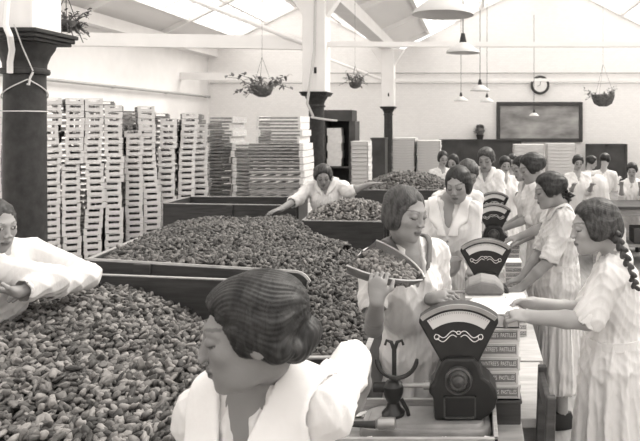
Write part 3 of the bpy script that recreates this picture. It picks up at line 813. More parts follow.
# ------------------------------------------------------------------ crates
NC = [0]; stuff_c = MB()
cw, cl, chh = .195, .50, .069
def crate_parts(w, l, h, dens=1):
    body = MB(); e = .012
    for q in (-1, 1):
        for z in (.006, h * .5): body.box((q * w / 2 - (e if q > 0 else 0), .014, z), (q * w / 2 + (e if q < 0 else 0), l - .014, z + h * .34))
    for k in range(4): x = -w / 2 + .005 + (w - .05) * k / 3; body.box((x, .012, 0), (x + .038, l - .012, .007))
    def end(y):
        m = MB(); s = w * .30
        m.box((-w / 2, y, .0), (w / 2, y + .014, h * .50)); m.box((-w / 2, y, h * .50), (-s, y + .014, h * .86)); m.box((s, y, h * .50), (w / 2, y + .014, h * .86)); m.box((-w / 2, y, h * .86), (w / 2, y + .014, h * .96))
        return m
    return body, end(0), end(l - .014)
b_, e0, e1 = crate_parts(cw, cl, chh)
crate0 = b_.build('slatted_crate', M['greywood']); ce = e0.build('end_board', M['endwood'], crate0); e1.build('end_board', M['endwood'], crate0)  # grey bodies put the shade inside the hand slots into the wood colour
ce2 = None
bw = MB(); W2, L2, H2 = .90, .5, .088
for z in (.006, .050): bw.box((-W2 / 2 + .03, 0, z), (W2 / 2 - .03, .012, z + .022)); bw.box((-W2 / 2 + .03, L2 - .012, z), (W2 / 2 - .03, L2, z + .022))
for k in range(6): x = -W2 / 2 + .02 + (W2 - .1) * k / 5; bw.box((x, .01, 0), (x + .07, L2 - .01, .008))
wide0 = bw.build('wide_crate', M['greywood'])
for q in (-1, 1): MB().box((q * (W2 / 2 - .025) - .025, -.004, .0), (q * (W2 / 2 - .025) + .025, L2 + .004, H2 * .94)).build('end_board', M['lightwood'], wide0)
used = {'n': False, 'w': False}
def place_crate(kind, x, y, z, rz, label, grp, sx=1):
    src = crate0 if kind == 'n' else wide0
    o = src if not used[kind] else copy_tree(src); used[kind] = True
    o.location = (x, y, z); o.rotation_euler = (rng.uniform(-.006, .006), rng.uniform(-.03, .03) if kind == 'n' else 0, rz); o.scale = (sx, 1, 1)
    tag(o, label, 'crate', grp)
names = ['left of the nearest pillar', 'just right of the nearest pillar', 'second to the right of the nearest pillar', 'third to the right of the nearest pillar', 'fourth to the right of the nearest pillar',
         'topping out below the dark ones', 'leaning at the middle of the row', 'right of the leaning stack', 'leaning right near the end of the row', 'last and lowest at the right end of the row']
stacks = [(-8, 6.7, 95, 300), (51, 6.8, 95, 300), (73, 6.9, 96, 298), (95, 7.0, 96, 285), (114, 7.1, 100, 272), (134, 7.3, 127, 258), (151, 7.4, 104, 246), (168, 7.6, 114, 236), (184, 7.8, 108, 212), (199, 8.0, 120, 212)]
for i, (px, Y, yt, yb) in enumerate(stacks):
    zt = at(px, yt, Y).z; n = int(zt / .070); X = (px - PX) * Y / F; off = 0; zb = at(px, yb, Y).z
    wob = rng.uniform(-.010, .010); seg = 0
    for k in range(n):
        if rng.rand() < .16: seg = rng.uniform(-.022, .022); tl_ = rng.uniform(-.10, .10)
        if k == 0: tl_ = 0.0
        off = seg + rng.uniform(-.006, .006) + wob * math.sin(k * .5) + (.10 * (k / n - .5) * (-1 if i == 6 else 1) if i in (6, 8) else 0)
        z = k * .070; rz = rng.uniform(-.04, .04) + .92 * math.atan((PX - px) / F) + tl_
        if z > zb - .02:
            lab = 'pale slatted crate in the stack ' + names[i]
            if k == n - 1: lab = 'topmost pale crate of the stack ' + names[i]
            place_crate('n', X + off, Y, z, rz, lab, 'pale crates, stack ' + names[i], 1.0 * math.cos(math.atan((PX - px) / F))); NC[0] += 1
        else:
            for mb in (b_, e0, e1):
                mt = Matrix.Translation((X + off, Y, z)) @ Matrix.Rotation(rz, 4, 'Z'); stuff_c.add([mt @ Vector(v) for v in mb.v], mb.f)
# rows behind the front row, past the 300 built singly
for (px, Y, yt, yb) in [(62, 7.75, 97, 300), (84, 7.8, 99, 300), (105, 7.9, 98, 300), (124, 8.1, 112, 300), (146, 8.2, 112, 300), (160, 8.3, 108, 300), (178, 8.5, 116, 300), (194, 8.6, 113, 300), (20, 7.7, 95, 300), (-2, 7.6, 95, 300)]:
    zt = at(px, yt, Y).z; n = int(zt / .070); X = (px - PX) * Y / F
    for k in range(n):
        mt = Matrix.Translation((X + rng.uniform(-.012, .012), Y, k * .070)) @ Matrix.Rotation(rng.uniform(-.1, .1) + .9 * math.atan((PX - px) / F), 4, 'Z')
        for mb in (b_, e0): stuff_c.add([mt @ Vector(v) for v in mb.v], mb.f)
tag(stuff_c.build('stacked_crates', M['greywood']), 'pale slatted crates of the rows behind and below the front stacks', 'crates', None, 'stuff')  # greyer wood than the front ends, painting shade into gaps between stacks
print('narrow crates', NC[0])
def wide_stack(px0, px1, yt, Y, z0, zvis, what):
    X = ((px0 + px1) / 2 - PX) * Y / F; sx = (px1 - px0) * Y / F / W2; zt = at(0, yt, Y).z; n = int((zt - z0) / .090)
    for k in range(n):
        z = z0 + k * .090
        place_crate('w', X + rng.uniform(-.02, .02), Y, z, rng.uniform(-.03, .03), ('topmost side-on crate of the ' if k == n - 1 else 'weathered side-on crate in the ') + what, 'side-on crates, ' + what, sx * rng.uniform(.98, 1.02))
    return z0 + n * .090
wide_stack(207, 232, 116, 8.7, 0, 0, 'narrow dark stack left of the widest stack')
z_ = wide_stack(232, 304, 140, 8.5, 0, 0, 'widest stack left of the middle pillar')
wide_stack(257, 301, 112, 8.52, z_ + .002, 0, 'short pile on top of the widest stack')
wide_stack(120, 140, 106, 9.0, 0, 0, 'dark stack showing between the pale ones')

# ------------------------------------------------------------------ troughs and heaps of dried fruit
def board(m, a, b, z0, z1a, z1b, t=.022):
    a, b = Vector(a), Vector(b); d = (b - a).normalized(); n = Vector((d.y, -d.x)) * t
    vs = [(a.x, a.y, z0), (b.x, b.y, z0), (b.x + n.x, b.y + n.y, z0), (a.x + n.x, a.y + n.y, z0), (a.x, a.y, z1a), (b.x, b.y, z1b), (b.x + n.x, b.y + n.y, z1b), (a.x + n.x, a.y + n.y, z1a)]
    m.add(vs, [(0, 3, 2, 1), (4, 5, 6, 7), (0, 1, 5, 4), (1, 2, 6, 5), (2, 3, 7, 6), (3, 0, 4, 7)])
def trough(poly, zs, label, skip=(), z0=.35, cleats=()):
    cx = sum(p[0] for p in poly) / len(poly); cy = sum(p[1] for p in poly) / len(poly)
    t = empty('fruit_trough', (cx, cy, 0)); tag(t, label, 'trough'); n = len(poly)
    L = [(p[0] - cx, p[1] - cy) for p in poly]
    for i in range(n):
        if i in skip: continue
        j = (i + 1) % n
        m = MB(); board(m, L[i], L[j], z0, zs[i], zs[j]); bo = m.build('side_board', M['darkwood2'], t)
        m = MB(); board(m, L[i], L[j], 0, .010, .010, .026)
        for q in range(4, 8): 
            v = m.v[q]; m.v[q] = (v[0], v[1], (zs[i] if q in (4, 7) else zs[j]) + .006)
        for q in range(0, 4):
            v = m.v[q]; m.v[q] = (v[0], v[1], (zs[i] if q in (0, 3) else zs[j]) - .002)
        m.build('rim', M['rim'], bo)
    m = MB(); m.add([(p[0], p[1], z0) for p in L] + [(p[0], p[1], z0 + .02) for p in L], [tuple(range(n))[::-1], tuple(range(n, 2 * n))] + [(i, (i + 1) % n, n + (i + 1) % n, n + i) for i in range(n)])
    m.build('bottom', M['darkwood2'], t)
    for i in range(n):
        p = L[i]; q = (p[0] * .93, p[1] * .93); MB().box((q[0] - .035, q[1] - .035, 0), (q[0] + .035, q[1] + .035, z0)).build('leg', M['darkwood2'], t)
    for (i, f_, w_) in cleats:
        j = (i + 1) % n; p = Vector(L[i]).lerp(Vector(L[j]), f_); d = (Vector(L[j]) - Vector(L[i])).normalized(); nn = Vector((d.y, -d.x)) * .026
        a, b = p - d * w_ / 2 + nn, p + d * w_ / 2 + nn; m = MB(); zt = lerp(zs[i], zs[j], f_); board(m, a, b, z0, zt - .003, zt - .003, .02); m.build('cleat', M['darkwood2'], t)
    return t
polyA = [(-2.45, 1.86), (-.72, 1.86), (-.975, 3.55), (-2.20, 3.62), (-2.27, 3.15)]
tA = trough(polyA, [1.08, .90, 1.085, 1.115, 1.10], 'near dark wooden trough holding the largest heap of dried fruit at lower left')
polyB = [(-2.23, 3.76), (-.946, 3.76), (-.95, 5.62), (-2.60, 5.62)]
tB = trough(polyB, [1.17, 1.10, .72, 1.09], 'second wooden trough behind the near one with a rounded board end', skip=(0, 1))
# front board of the second trough with its rounded end
lx = [p[0] for p in polyB]; cx, cy = sum(p[0] for p in polyB) / 4, sum(p[1] for p in polyB) / 4
rr = .10; arc = [(-.946 - rr + rr * math.sin(a), 1.10 - rr + rr * math.cos(a)) for a in np.linspace(0, PI / 2, 9)]
pl = [(-2.23, .35), (-2.23, 1.17)] + arc + [(-.946, .35)]
fb = MB().prism([(x - cx, z) for x, z in pl], 3.735 - cy, 3.757 - cy).build('front_board', M['darkwood2'], tB)
path = [(x - cx, 3.746 - cy, z + .003) for x, z in pl[1:]]
MB().tube([(p[0] + (.003 if i > 7 else 0), p[1], p[2]) for i, p in enumerate(path)], .0125, 6).build('rim', M['rim'], fb, smooth=True)
MB().box((-1.955 - cx, 3.715 - cy, .35), (-1.86 - cx, 3.735 - cy, 1.152)).build('cleat', M['darkwood'], fb)
polyC = [(-.80, 2.86), (-.50, 2.86), (-.64, 5.60), (-.925, 5.60), (-.915, 3.70)]
trough(polyC, [.93, .93, .80, .72, .95], 'narrow trough of dried fruit between the near trough and the scale bench', z0=.35)
polyE = [(-1.50, 5.72), (-.775, 5.72), (-.70, 6.12), (-1.50, 6.12)]
trough(polyE, [1.11, 1.10, 1.12, 1.12], 'small dark heaped bin in front of the woman with outspread arms', cleats=((0, .90, .10),))
polyD = [(-3.12, 6.55), (-1.80, 6.55), (-1.9, 7.3), (-3.2, 7.3)]
trough(polyD, [1.16, 1.14, 1.14, 1.14], 'empty long dark trough behind the second heap and before the crates', cleats=((0, .5, .06),))
polyF = [(-1.55, 8.5), (-.39, 8.5), (-.39, 9.4), (-1.55, 9.4)]
trough(polyF, [1.1, 1.1, 1.12, 1.12], 'far heaped trough in front of the stacks of white trays', cleats=((0, .56, .10), (0, .85, .06)))

import bmesh
bm = bmesh.new(); bmesh.ops.create_icosphere(bm, subdivisions=2, radius=1)
ICO_V = np.array([v.co[:] for v in bm.verts]); ICO_F = np.array([[v.index for v in f.verts] for f in bm.faces]); bm.free()
def piece_shape(seed):
    r = np.random.RandomState(seed); v = ICO_V.copy()
    n = 1 + .16 * np.sin(v[:, 0] * r.uniform(2, 4) + r.rand() * 6) + .13 * np.sin(v[:, 1] * r.uniform(3, 5) + r.rand() * 6) + .10 * np.sin(v[:, 2] * 5 + v[:, 0] * 4 + r.rand() * 6)
    v = v * n[:, None]
    v[:, 2] -= .38 * np.exp(-((v[:, 1] * 2.4) ** 2)) * (v[:, 2] > 0)          # the crease
    v[:, 0] += .25 * v[:, 1] ** 2
    return v * np.array([.0205, .0132, .0108]) * r.uniform(.85, 1.2)
SH = [piece_shape(s) for s in range(14)]
def rnd_rot(n):
    q = rng.randn(n, 4); q[:, 1:3] *= .55; q /= np.linalg.norm(q, axis=1)[:, None]; w_, x, y, z = q.T      # mostly spun about z
    return np.stack([np.stack([1 - 2 * (y * y + z * z), 2 * (x * y - z * w_), 2 * (x * z + y * w_)], 1), np.stack([2 * (x * y + z * w_), 1 - 2 * (x * x + z * z), 2 * (y * z - x * w_)], 1), np.stack([2 * (x * z - y * w_), 2 * (y * z + x * w_), 1 - 2 * (x * x + y * y)], 1)], 1)
def inside(poly, x, y):
    c = np.zeros(len(x), bool); n = len(poly)
    for i in range(n):
        x1_, y1_ = poly[i]; x2_, y2_ = poly[(i + 1) % n]
        m = ((y1_ > y) != (y2_ > y)); c ^= m & (x < (x2_ - x1_) * (y - y1_) / (y2_ - y1_ + 1e-12) + x1_)
    return c
def shade_vals(n, lo, hi):
    v = lo + (hi * 1.15 - lo) * rng.rand(n) ** 1.7; return v
def scatter(poly, zf, spacing, shrink=.02):
    xs = [p[0] for p in poly]; ys_ = [p[1] for p in poly]
    gx, gy = np.meshgrid(np.arange(min(xs), max(xs), spacing), np.arange(min(ys_), max(ys_), spacing)); gx = gx.ravel(); gy = gy.ravel()
    gx = gx + rng.uniform(-.5, .5, len(gx)) * spacing; gy = gy + rng.uniform(-.5, .5, len(gy)) * spacing
    cx, cy = np.mean(xs), np.mean(ys_); pl = [(cx + (p[0] - cx) * (1 - shrink), cy + (p[1] - cy) * (1 - shrink)) for p in poly]
    k = inside(pl, gx, gy); gx, gy = gx[k], gy[k]
    return np.stack([gx, gy, zf(gx, gy) + rng.uniform(-.006, .012, len(gx))], 1)
def heap_mesh(name, P, sc_, label, poly, zf, lo=.09, hi=.30, parent=None):
    n = len(P); R = rnd_rot(n); val = shade_vals(n, lo, hi); vs = np.empty((n, len(ICO_V), 3)); si = rng.randint(0, len(SH), n)
    for s in range(len(SH)):
        k = si == s; vs[k] = np.einsum('nij,vj->nvi', R[k], SH[s]) * sc_
    vs += P[:, None, :]
    colr = np.stack([val * 1.03, val * .985, val * .95, np.ones(n)], 1)[:, None, :].repeat(len(ICO_V), 1)
    fs = ICO_F[None] + (np.arange(n) * len(ICO_V))[:, None, None]
    # solid core below the top layer
    xs = [p[0] for p in poly]; ys_ = [p[1] for p in poly]; NX = 46
    gx, gy = np.meshgrid(np.linspace(min(xs), max(xs), NX), np.linspace(min(ys_), max(ys_), NX)); k = inside(poly, gx.ravel(), gy.ravel())
    zz = np.where(k, zf(gx.ravel(), gy.ravel()) - .012, .40); cv = np.stack([gx.ravel(), gy.ravel(), zz], 1); b = n * len(ICO_V)
    idx = np.arange(NX * NX).reshape(NX, NX); kk = k.reshape(NX, NX); ok = kk[:-1, :-1] & kk[1:, :-1] & kk[:-1, 1:] & kk[1:, 1:]
    q = np.stack([idx[:-1, :-1], idx[:-1, 1:], idx[1:, 1:], idx[1:, :-1]], -1)[ok]; tri = np.concatenate([q[:, [0, 1, 2]], q[:, [0, 2, 3]]]) + b
    cc = np.tile([lo * .8, lo * .76, lo * .7, 1], (len(cv), 1))
    o = np_mesh(name, np.concatenate([vs.reshape(-1, 3), cv]), np.concatenate([fs.reshape(-1, 3), tri]), M['fruit'], None, np.concatenate([colr.reshape(-1, 4), cc]))
    tag(o, label, 'dried fruit', None, 'stuff'); return o
def sst(t): t = np.clip(t, 0, 1); return t * t * (3 - 2 * t)
def bump(x, y): return .014 * np.sin(x * 9 + y * 4) + .012 * np.sin(y * 11 - x * 5 + 1)
def zA(x, y): return 1.05 - .40 * sst((x + 1.88) / .85) * sst((y - 2.75) / .8) - .05 * sst((x + 1.2) / .5) + bump(x, y) - .03 * sst((2.4 - y) / .8)
def zB(x, y): return 1.135 + .5 * bump(x, y) + .03 * np.sin((y - 3.8) * 1.6) - .08 * sst((x + 1.35) / .4) - .03 * sst((-2.2 - x) / .3) - .30 * sst((x + 1.62) / .5) * sst((y - 4.7) / .8)
def zC(x, y): return .935 + .105 * sst((y - 2.9) / 1.1) + .5 * bump(x, y) - .05 * sst((x + .68) / .15) - .33 * sst((y - 4.6) / .9)
def zE(x, y): return 1.10 + .11 * np.clip(1 - ((x + 1.13) / .40) ** 2, 0, 1) * sst((y - 5.70) / .22) + .03 * sst((y - 5.7) / .3) + .3 * bump(x, y)
def zF(x, y): return 1.10 + .16 * np.clip(1 - ((x + .95) / .6) ** 2, 0, 1) * sst((y - 8.5) / .4) + .3 * bump(x, y)
PA = scatter(polyA, zA, .0215)
PA = np.concatenate([PA, scatter([(-2.2, 2.0), (-1.0, 2.0), (-1.2, 3.5), (-2.2, 3.5)], lambda x, y: zA(x, y) + .014, .06)])
px_ = PX + PA[:, 0] * F / PA[:, 1]; py_ = PY + (CZ - PA[:, 2]) * F / PA[:, 1]
vis = (px_ > 2) & (px_ < 172 - np.clip(py_ - 400, 0, 50) * .1) & (py_ < 438) & (px_ + (py_ - 330) * .0 < 205)
order = np.argsort(PA[:, 1] + (~vis) * 100); near = order[:300]; rest = np.setdiff1d(np.arange(len(PA)), near)
heap_mesh('fruit_heap', PA[rest], 1.0, 'large heap of dried fruit pieces filling the near trough', polyA, zA, .04, .24)
fm = []
for s in range(14):
    for vv in (.045, .08, .13, .24):
        me_o = np_mesh('fruit_piece_src', SH[s], ICO_F, M['fruit'], None, np.tile([vv * 1.03, vv * .985, vv * .95, 1], (len(ICO_V), 1))); me_ = me_o.data; me_.name = 'dried_fruit_piece'; bpy.data.objects.remove(me_o); fm.append(me_)
RR = rnd_rot(300)
for i, k in enumerate(near):
    o = bpy.data.objects.new('dried_fruit_piece', fm[rng.randint(len(fm))]); col.objects.link(o); o.matrix_world = Matrix.Translation(PA[k]) @ Matrix(RR[i].tolist()).to_4x4()
    tag(o, 'wrinkled dried fruit piece on the near heap, at the bottom edge of the photo', 'dried fruit', 'dried fruit pieces at the front of the near heap')
heap_mesh('fruit_heap', scatter([(-2.2, 3.78), (-.93, 3.78), (-.93, 5.6), (-2.55, 5.6)], zB, .0235, 0), 1.1, 'wide heap of dried fruit in the second trough', polyB, zB, .035, .15)
heap_mesh('fruit_heap', scatter([(-.83, 2.88), (-.51, 2.88), (-.65, 5.58), (-.99, 5.58), (-.97, 3.78)], zC, .0225, 0), 1.05, 'narrow heap of dried fruit beside the woman with the scoop', polyC, zC, .035, .14)
heap_mesh('fruit_heap', scatter(polyE, zE, .026), 1.25, 'small rounded heap of dried fruit below the outspread arms', polyE, zE, .08, .26)
heap_mesh('fruit_heap', scatter(polyF, zF, .034), 1.6, 'far heap of dried fruit before the white tray stacks', polyF, zF, .05, .16)

# ------------------------------------------------------------------ scales
def make_scale(label, with_bowl):
    t = empty('weighing_scale', (0, 0, 0)); tag(t, label, 'scale', None)
    b = MB(); n = 14
    out = [(-.37 + .075 * (1 - math.sin(a)), -.10 + .0 - .075 * math.cos(a) + .075) for a in np.linspace(0, PI / 2, 6)]
    def slab(x0_, x1_, y0_, y1_, z0_, z1_, r):
        pts = []
        for cx_, cy_, a0 in ((x1_ - r, y0_ + r, -PI / 2), (x1_ - r, y1_ - r, 0), (x0_ + r, y1_ - r, PI / 2), (x0_ + r, y0_ + r, PI)):
            pts += [(cx_ + r * math.cos(a0 + k * PI / 12), cy_ + r * math.sin(a0 + k * PI / 12)) for k in range(7)]
        N_ = len(pts); ins = [(x * .97 + (x0_ + x1_) * .015, y * .94 + (y0_ + y1_) * .03) for x, y in pts]
        b.add([(x, y, z0_) for x, y in pts] + [(x, y, z1_ - .012) for x, y in pts] + [(x, y, z1_) for x, y in ins],
              [tuple(range(N_))[::-1], tuple(range(2 * N_, 3 * N_))] + [(i, (i + 1) % N_, N_ + (i + 1) % N_, N_ + i) for i in range(N_)] + [(N_ + i, N_ + (i + 1) % N_, 2 * N_ + (i + 1) % N_, 2 * N_ + i) for i in range(N_)])
    slab(-.37, .125, -.115, .10, 0, .034, .055); slab(-.345, .10, -.09, .08, .034, .044, .04)
    b.build('base', M['basemetal'], t, smooth=True)
    z0_ = .044
    hs_ = [(-.092, 0), (-.096, .085), (-.112, .10), (-.112, .125), (-.096, .14), (-.086, .175), (-.066, .215), (-.05, .235), (.058, .235), (.078, .205), (.090, .165), (.118, .145), (.140, .112), (.147, .08), (.138, .045), (.115, .018), (.085, .0)]
    MB().prism([(x, z + z0_) for x, z in hs_], -.055, .075).build('housing', M['scale'], t, smooth=False, bevel=.012)
    R_, cz_ = .235, .196 + z0_
    arcp = [(R_ * math.sin(a), cz_ + R_ * math.cos(a)) for a in np.linspace(-.70, .70, 21)]
    fan = [(-.060, .20 + z0_)] + [(-.151, .360 + z0_)] + arcp + [(.151, .360 + z0_)] + [(.070, .20 + z0_)]
    dh = MB().prism(fan, -.035, .045).build('dial_head', M['scale'], t, bevel=.008)
    def band(r0_, r1_, a_, y_, z_=cz_, th=.004):
        m = MB(); A_ = np.linspace(-a_, a_, 21); vs = []
        for yy in (y_, y_ + th):
            for rr_ in (r0_, r1_): vs += [(rr_ * math.sin(a), yy, z_ + rr_ * math.cos(a)) for a in A_]
        N_ = 21; f = []
        for k in range(N_ - 1): f += [(k, k + 1, N_ + k + 1, N_ + k), (2 * N_ + k, 3 * N_ + k, 3 * N_ + k + 1, 2 * N_ + k + 1), (k, 2 * N_ + k, 2 * N_ + k + 1, k + 1), (N_ + k, N_ + k + 1, 3 * N_ + k + 1, 3 * N_ + k)]
        f += [(0, N_, 3 * N_, 2 * N_), (N_ - 1, 3 * N_ - 1, 4 * N_ - 1, 2 * N_ - 1)]
        return m.add(vs, f)
    band(.222, .238, .66, -.043, th=.01).build('dial_rim', M['scoopm'], dh)
    dc = band(.172, .212, .60, -.038).build('dial_card', M['dial'], dh)
    tk = MB()
    for a in np.linspace(-.56, .56, 29): tk.beam((.203 * math.sin(a), -.0395, cz_ + .203 * math.cos(a)), (.211 * math.sin(a), -.0395, cz_ + .211 * math.cos(a)), .0012, .001)
    tk.build('graduations', M['ink'] if False else M['scale'], dc)
    sg = MB()
    for q in (-1, 1):
        sg.tube([(q * (.006 + .075 * u), -.0375, .325 + z0_ + .010 * math.sin(u * 7) - .012 * u) for u in np.linspace(0, 1, 14)], .0018, 5)
        sg.tube([(q * (.008 + .075 * u), -.0375, .310 + z0_ + .010 * math.sin(u * 7) - .012 * u) for u in np.linspace(0, 1, 14)], .0018, 5)
        sg.tube([(q * (.083 + .009 * math.sin(u)), -.0375, .316 + z0_ - .006 + .010 * math.cos(u)) for u in np.linspace(0, 5.4, 14)], .0018, 5)
    sg.tube([(.008 * math.sin(u), -.0375, .326 + z0_ + .006 * math.cos(u)) for u in np.linspace(0, 6.28, 12)], .0018, 5)
    sg.build('gilt_scroll', M['gilt'], dh)
    ry = Matrix.Rotation(PI / 2, 4, 'X')
    bs = MB().lathe([(.052, .0), (.052, .018), (.044, .022), (.040, .016), (.036, .018), (.030, .028), (.022, .026), (.016, .032), (.001, .036)], 28, (0, -.055, .155 + z0_), caps=False, mtx=ry)
    for k in range(8): a = k * PI / 4; bs.lathe([(.0055, 0), (.004, .006), (.0005, .007)], 8, (.029 * math.cos(a), -.078, .155 + z0_ + .029 * math.sin(a)), mtx=ry)
    bs.build('boss', M['bossmetal'], t, smooth=True)
    pt = MB()
    for a, b2 in (((-.056, .01), (.066, .016)), ((-.056, .088), (.066, .094)), ((-.056, .01), (-.050, .094)), ((.060, .01), (.066, .094))): pt.box((a[0], -.062, a[1] + z0_), (b2[0], -.054, b2[1] + z0_))
    pt.build('name_plate', M['bossmetal'], t)
    ar = MB().tube([(-.105, .0, .112 + z0_), (-.135, 0, .112 + z0_)], .016, 12); ar.tube([(-.13, 0, .112 + z0_), (-.235, 0, .112 + z0_)], .009, 10)
    ar.build('beam_arm', M['scoopm'], t, smooth=True)
    xs_ = -.252
    po = MB().lathe([(.045, 0), (.045, .012), (.028, .03), (.022, .05), (.030, .065), (.038, .085), (.040, .115), (.028, .13), (.018, .135)], 18, (xs_, 0, z0_ - .002))
    po.tube([(xs_ - .075, 0, .105 + z0_), (xs_ - .03, 0, .105 + z0_)], .020, 12); po.tube([(xs_ + .03, -.0, .06 + z0_), (xs_ + .055, -.01, .02 + z0_), (xs_ + .06, -.01, 0 + z0_)], .008, 8)
    po.build('post', M['scale'], t, smooth=True)
    pb = MB()
    if not with_bowl:
        pb.tube([(-.238 + .078 * math.sin(a), -.01, .222 + z0_ - .078 * math.cos(a)) for a in np.linspace(-1.50, 1.50, 19)], [.006] + [.0085] * 17 + [.006], 8)
        pb.tube([(-.238, -.01, .145 + z0_), (-.242, -.005, .11 + z0_), (xs_, 0, .09 + z0_)], .011, 8)
        pb.tube([(-.255, .05, .08 + z0_), (-.255, .05, .24 + z0_)], .009, 8)
        for q in (-1, 1): pb.tube([(-.255, .05, .23 + z0_), (-.255 + q * .012, .05, .262 + z0_), (-.255 + q * .03, .05, .268 + z0_), (-.255 + q * .036, .05, .250 + z0_)], [.008, .0075, .006, .005], 8)
        pb.build('pan_bracket', M['iron'], t, smooth=True)
    else:
        pb.tube([(-.235, -.01, .12 + z0_), (-.235, -.01, .215 + z0_)], .016, 10); pb.build('pan_bracket', M['iron'], t, smooth=True)
        MB().lathe([(.02, .20), (.055, .215), (.080, .25), (.092, .31), (.096, .312), (.090, .308), (.076, .255), (.05, .225), (.001, .215)], 26, (-.235, -.01, z0_), caps=False).build('weighing_pan', M['scoopm'], t, smooth=True)
    return t
def platform(x0_, x1_, y0_, y1_, z0_, z1_, label, name='wooden_tray'):
    cx_, cy_ = (x0_ + x1_) / 2, (y0_ + y1_) / 2; t = empty(name, (cx_, cy_, z0_)); tag(t, label, 'tray'); h = z1_ - z0_
    a, b = (x1_ - x0_) / 2, (y1_ - y0_) / 2
    MB().box((-a, -b, 0), (a, b, h * .45)).build('bottom', M['traywood'], t)
    m = MB(); e = .016
    m.box((-a, -b, 0), (a, -b + e, h)); m.box((-a, b - e, 0), (a, b, h)); m.box((-a, -b, 0), (-a + e, b, h)); m.box((a - e, -b, 0), (a, b, h)); m.build('frame', M['rim'], t, bevel=.003)
    return t
TZ = .74
bench('scale_bench', -.60, .19, 2.2, 2.66, TZ, 'near end of the work bench under the large front scale')
bench('scale_bench', -.06, .33, 2.68, 3.32, TZ, 'short length of bench behind the front stack of labelled cartons')
bench('scale_bench', -.29, .35, 3.34, 4.12, TZ, 'length of bench under the scale with the deep bowl')
bench('scale_bench', -.005, .375, 4.14, 7.0, TZ, 'long far length of bench with the row of farther scales')
platform(-.53, .082, 2.27, 2.612, TZ, .855, 'wooden tray littered with paper under the large front scale')
s1 = make_scale('large front fan-shaped scale with gilt scrolls and a crescent arm', False); s1.location = (-.062, 2.50, TZ + .053)
s2 = make_scale('second fan-shaped scale with a deep round bowl', True); s2.location = (.064, 3.90, TZ + .053)
platform(-.27, .20, 3.74, 4.06, TZ, .79, 'shallow wooden tray under the scale with the deep bowl')
for x, y, lab in ((.165, 5.75, 'third scale from the camera, behind the scale with the bowl'), (.200, 6.75, 'farthest scale, in front of the blurred standing woman'), ):
    c = copy_tree(s2); c.location = (x, y, TZ + .012 + .04); c['label'] = lab; c.scale = (.98, .98, .98)
    platform(x - .17 - (.0), x + .15, y - .16, y + .14, TZ, .79, 'thin wooden tray under the ' + ('third scale' if y < 6 else 'farthest scale'))
    c.location.z = TZ + .053
# rubbish in the front tray, scoop handle
m = MB()
for k in range(120):
    x = rng.uniform(-.50, .06); y = rng.choice([rng.uniform(2.29, 2.37), rng.uniform(2.575, 2.59)]); s_ = rng.uniform(.008, .02); z = TZ + .053 + rng.rand() * .018
    mt = Matrix.Translation((x, y, z)) @ Matrix.Rotation(rng.rand() * 6, 4, 'Z') @ Matrix.Rotation(rng.uniform(-.6, .6), 4, 'X'); m.box((-s_, -s_ * .6, 0), (s_, s_ * .6, .002), mt)
tag(m.build('paper_scraps', M['paper']), 'white paper scraps lying in the tray around the front scale', 'paper scraps', None, 'stuff')
t = empty('hand_scoop', (-.42, 2.36, TZ + .14)); tag(t, 'small dark hand scoop lying at the left end of the front scale', 'scoop')
t.location.z = TZ + .112
MB().tube([(-.07, 0, .012), (-.02, 0, .012), (.06, 0, .010)], [.012, .010, .014], 10).build('handle', M['iron'], t, smooth=True)
sb_ = MB(); sb_.tube([(.06, 0, .010), (.07, 0, .014), (.13, 0, .016)], [.012, .022, .020], 12); sb_.build('scoop_bowl', M['scoopm'], t, smooth=True)

# ------------------------------------------------------------------ cartons
def text_mesh(s_, size, name, parent, loc, m, rot_=(PI / 2, 0, 0), width=None):
    cu = bpy.data.curves.new('txt', 'FONT'); cu.body = s_; cu.size = size; cu.align_x = 'CENTER'; cu.align_y = 'CENTER'; cu.extrude = .0006
    o = bpy.data.objects.new('txt', cu); col.objects.link(o); bpy.context.view_layer.update()
    me = bpy.data.meshes.new_from_object(o.evaluated_get(bpy.context.evaluated_depsgraph_get())); bpy.data.objects.remove(o); me.name = name
    if width:
        wd = max(v.co.x for v in me.vertices) - min(v.co.x for v in me.vertices)
        for v in me.vertices: v.co.x *= width / wd
    me.materials.clear(); me.materials.append(m); k = bpy.data.objects.new(name, me); col.objects.link(k); k.parent = parent; k.location = loc; k.rotation_euler = rot_; return k
CW, CD, CH = .19, .24, .057
cb0 = MB().box((-CW / 2, 0, 0), (CW / 2, CD, CH * .97)); cb0.box((-CW / 2 - .002, -.002, CH * .70), (CW / 2 + .002, CD + .002, CH * .985))
carton0 = cb0.build('sweet_carton', M['card'], bevel=.0015)
lb = MB().box((-CW / 2 + .010, -.0045, .0085), (CW / 2 - .010, -.001, CH * .86)).build('printed_label', M['label'], carton0)
fr = MB()
for a, b in (((-.095, .011), (.095, .0135)), ((-.095, .053), (.095, .0555))): fr.box((a[0] * .86, -.0052, a[1] * .86), (b[0] * .86, -.0044, b[1] * .86))
fr.build('label_border', M['ink'], lb)
text_mesh("ROWNTREE'S  PASTILLES", .023, 'lettering', lb, (0, -.0050, .029), M['ink'], width=.158)
usedc = [False]
def carton(x, y, z, rz, label, grp, s_=1):
    o = carton0 if not usedc[0] else copy_tree(carton0); usedc[0] = True; o.location = (x, y, z); o.rotation_euler = (0, 0, rz); o.scale = (s_, s_, s_); tag(o, label, 'carton', grp)
m = MB().box((-.10, -.015, 0), (.10, .26, .098)); m.box((-.105, -.02, .085), (.105, .265, .098)); o = m.build('wooden_block', M['darkwood'], bevel=.004); o.location = (.085, 2.637, TZ); tag(o, 'dark wooden box carrying the front stack of labelled cartons', 'box')
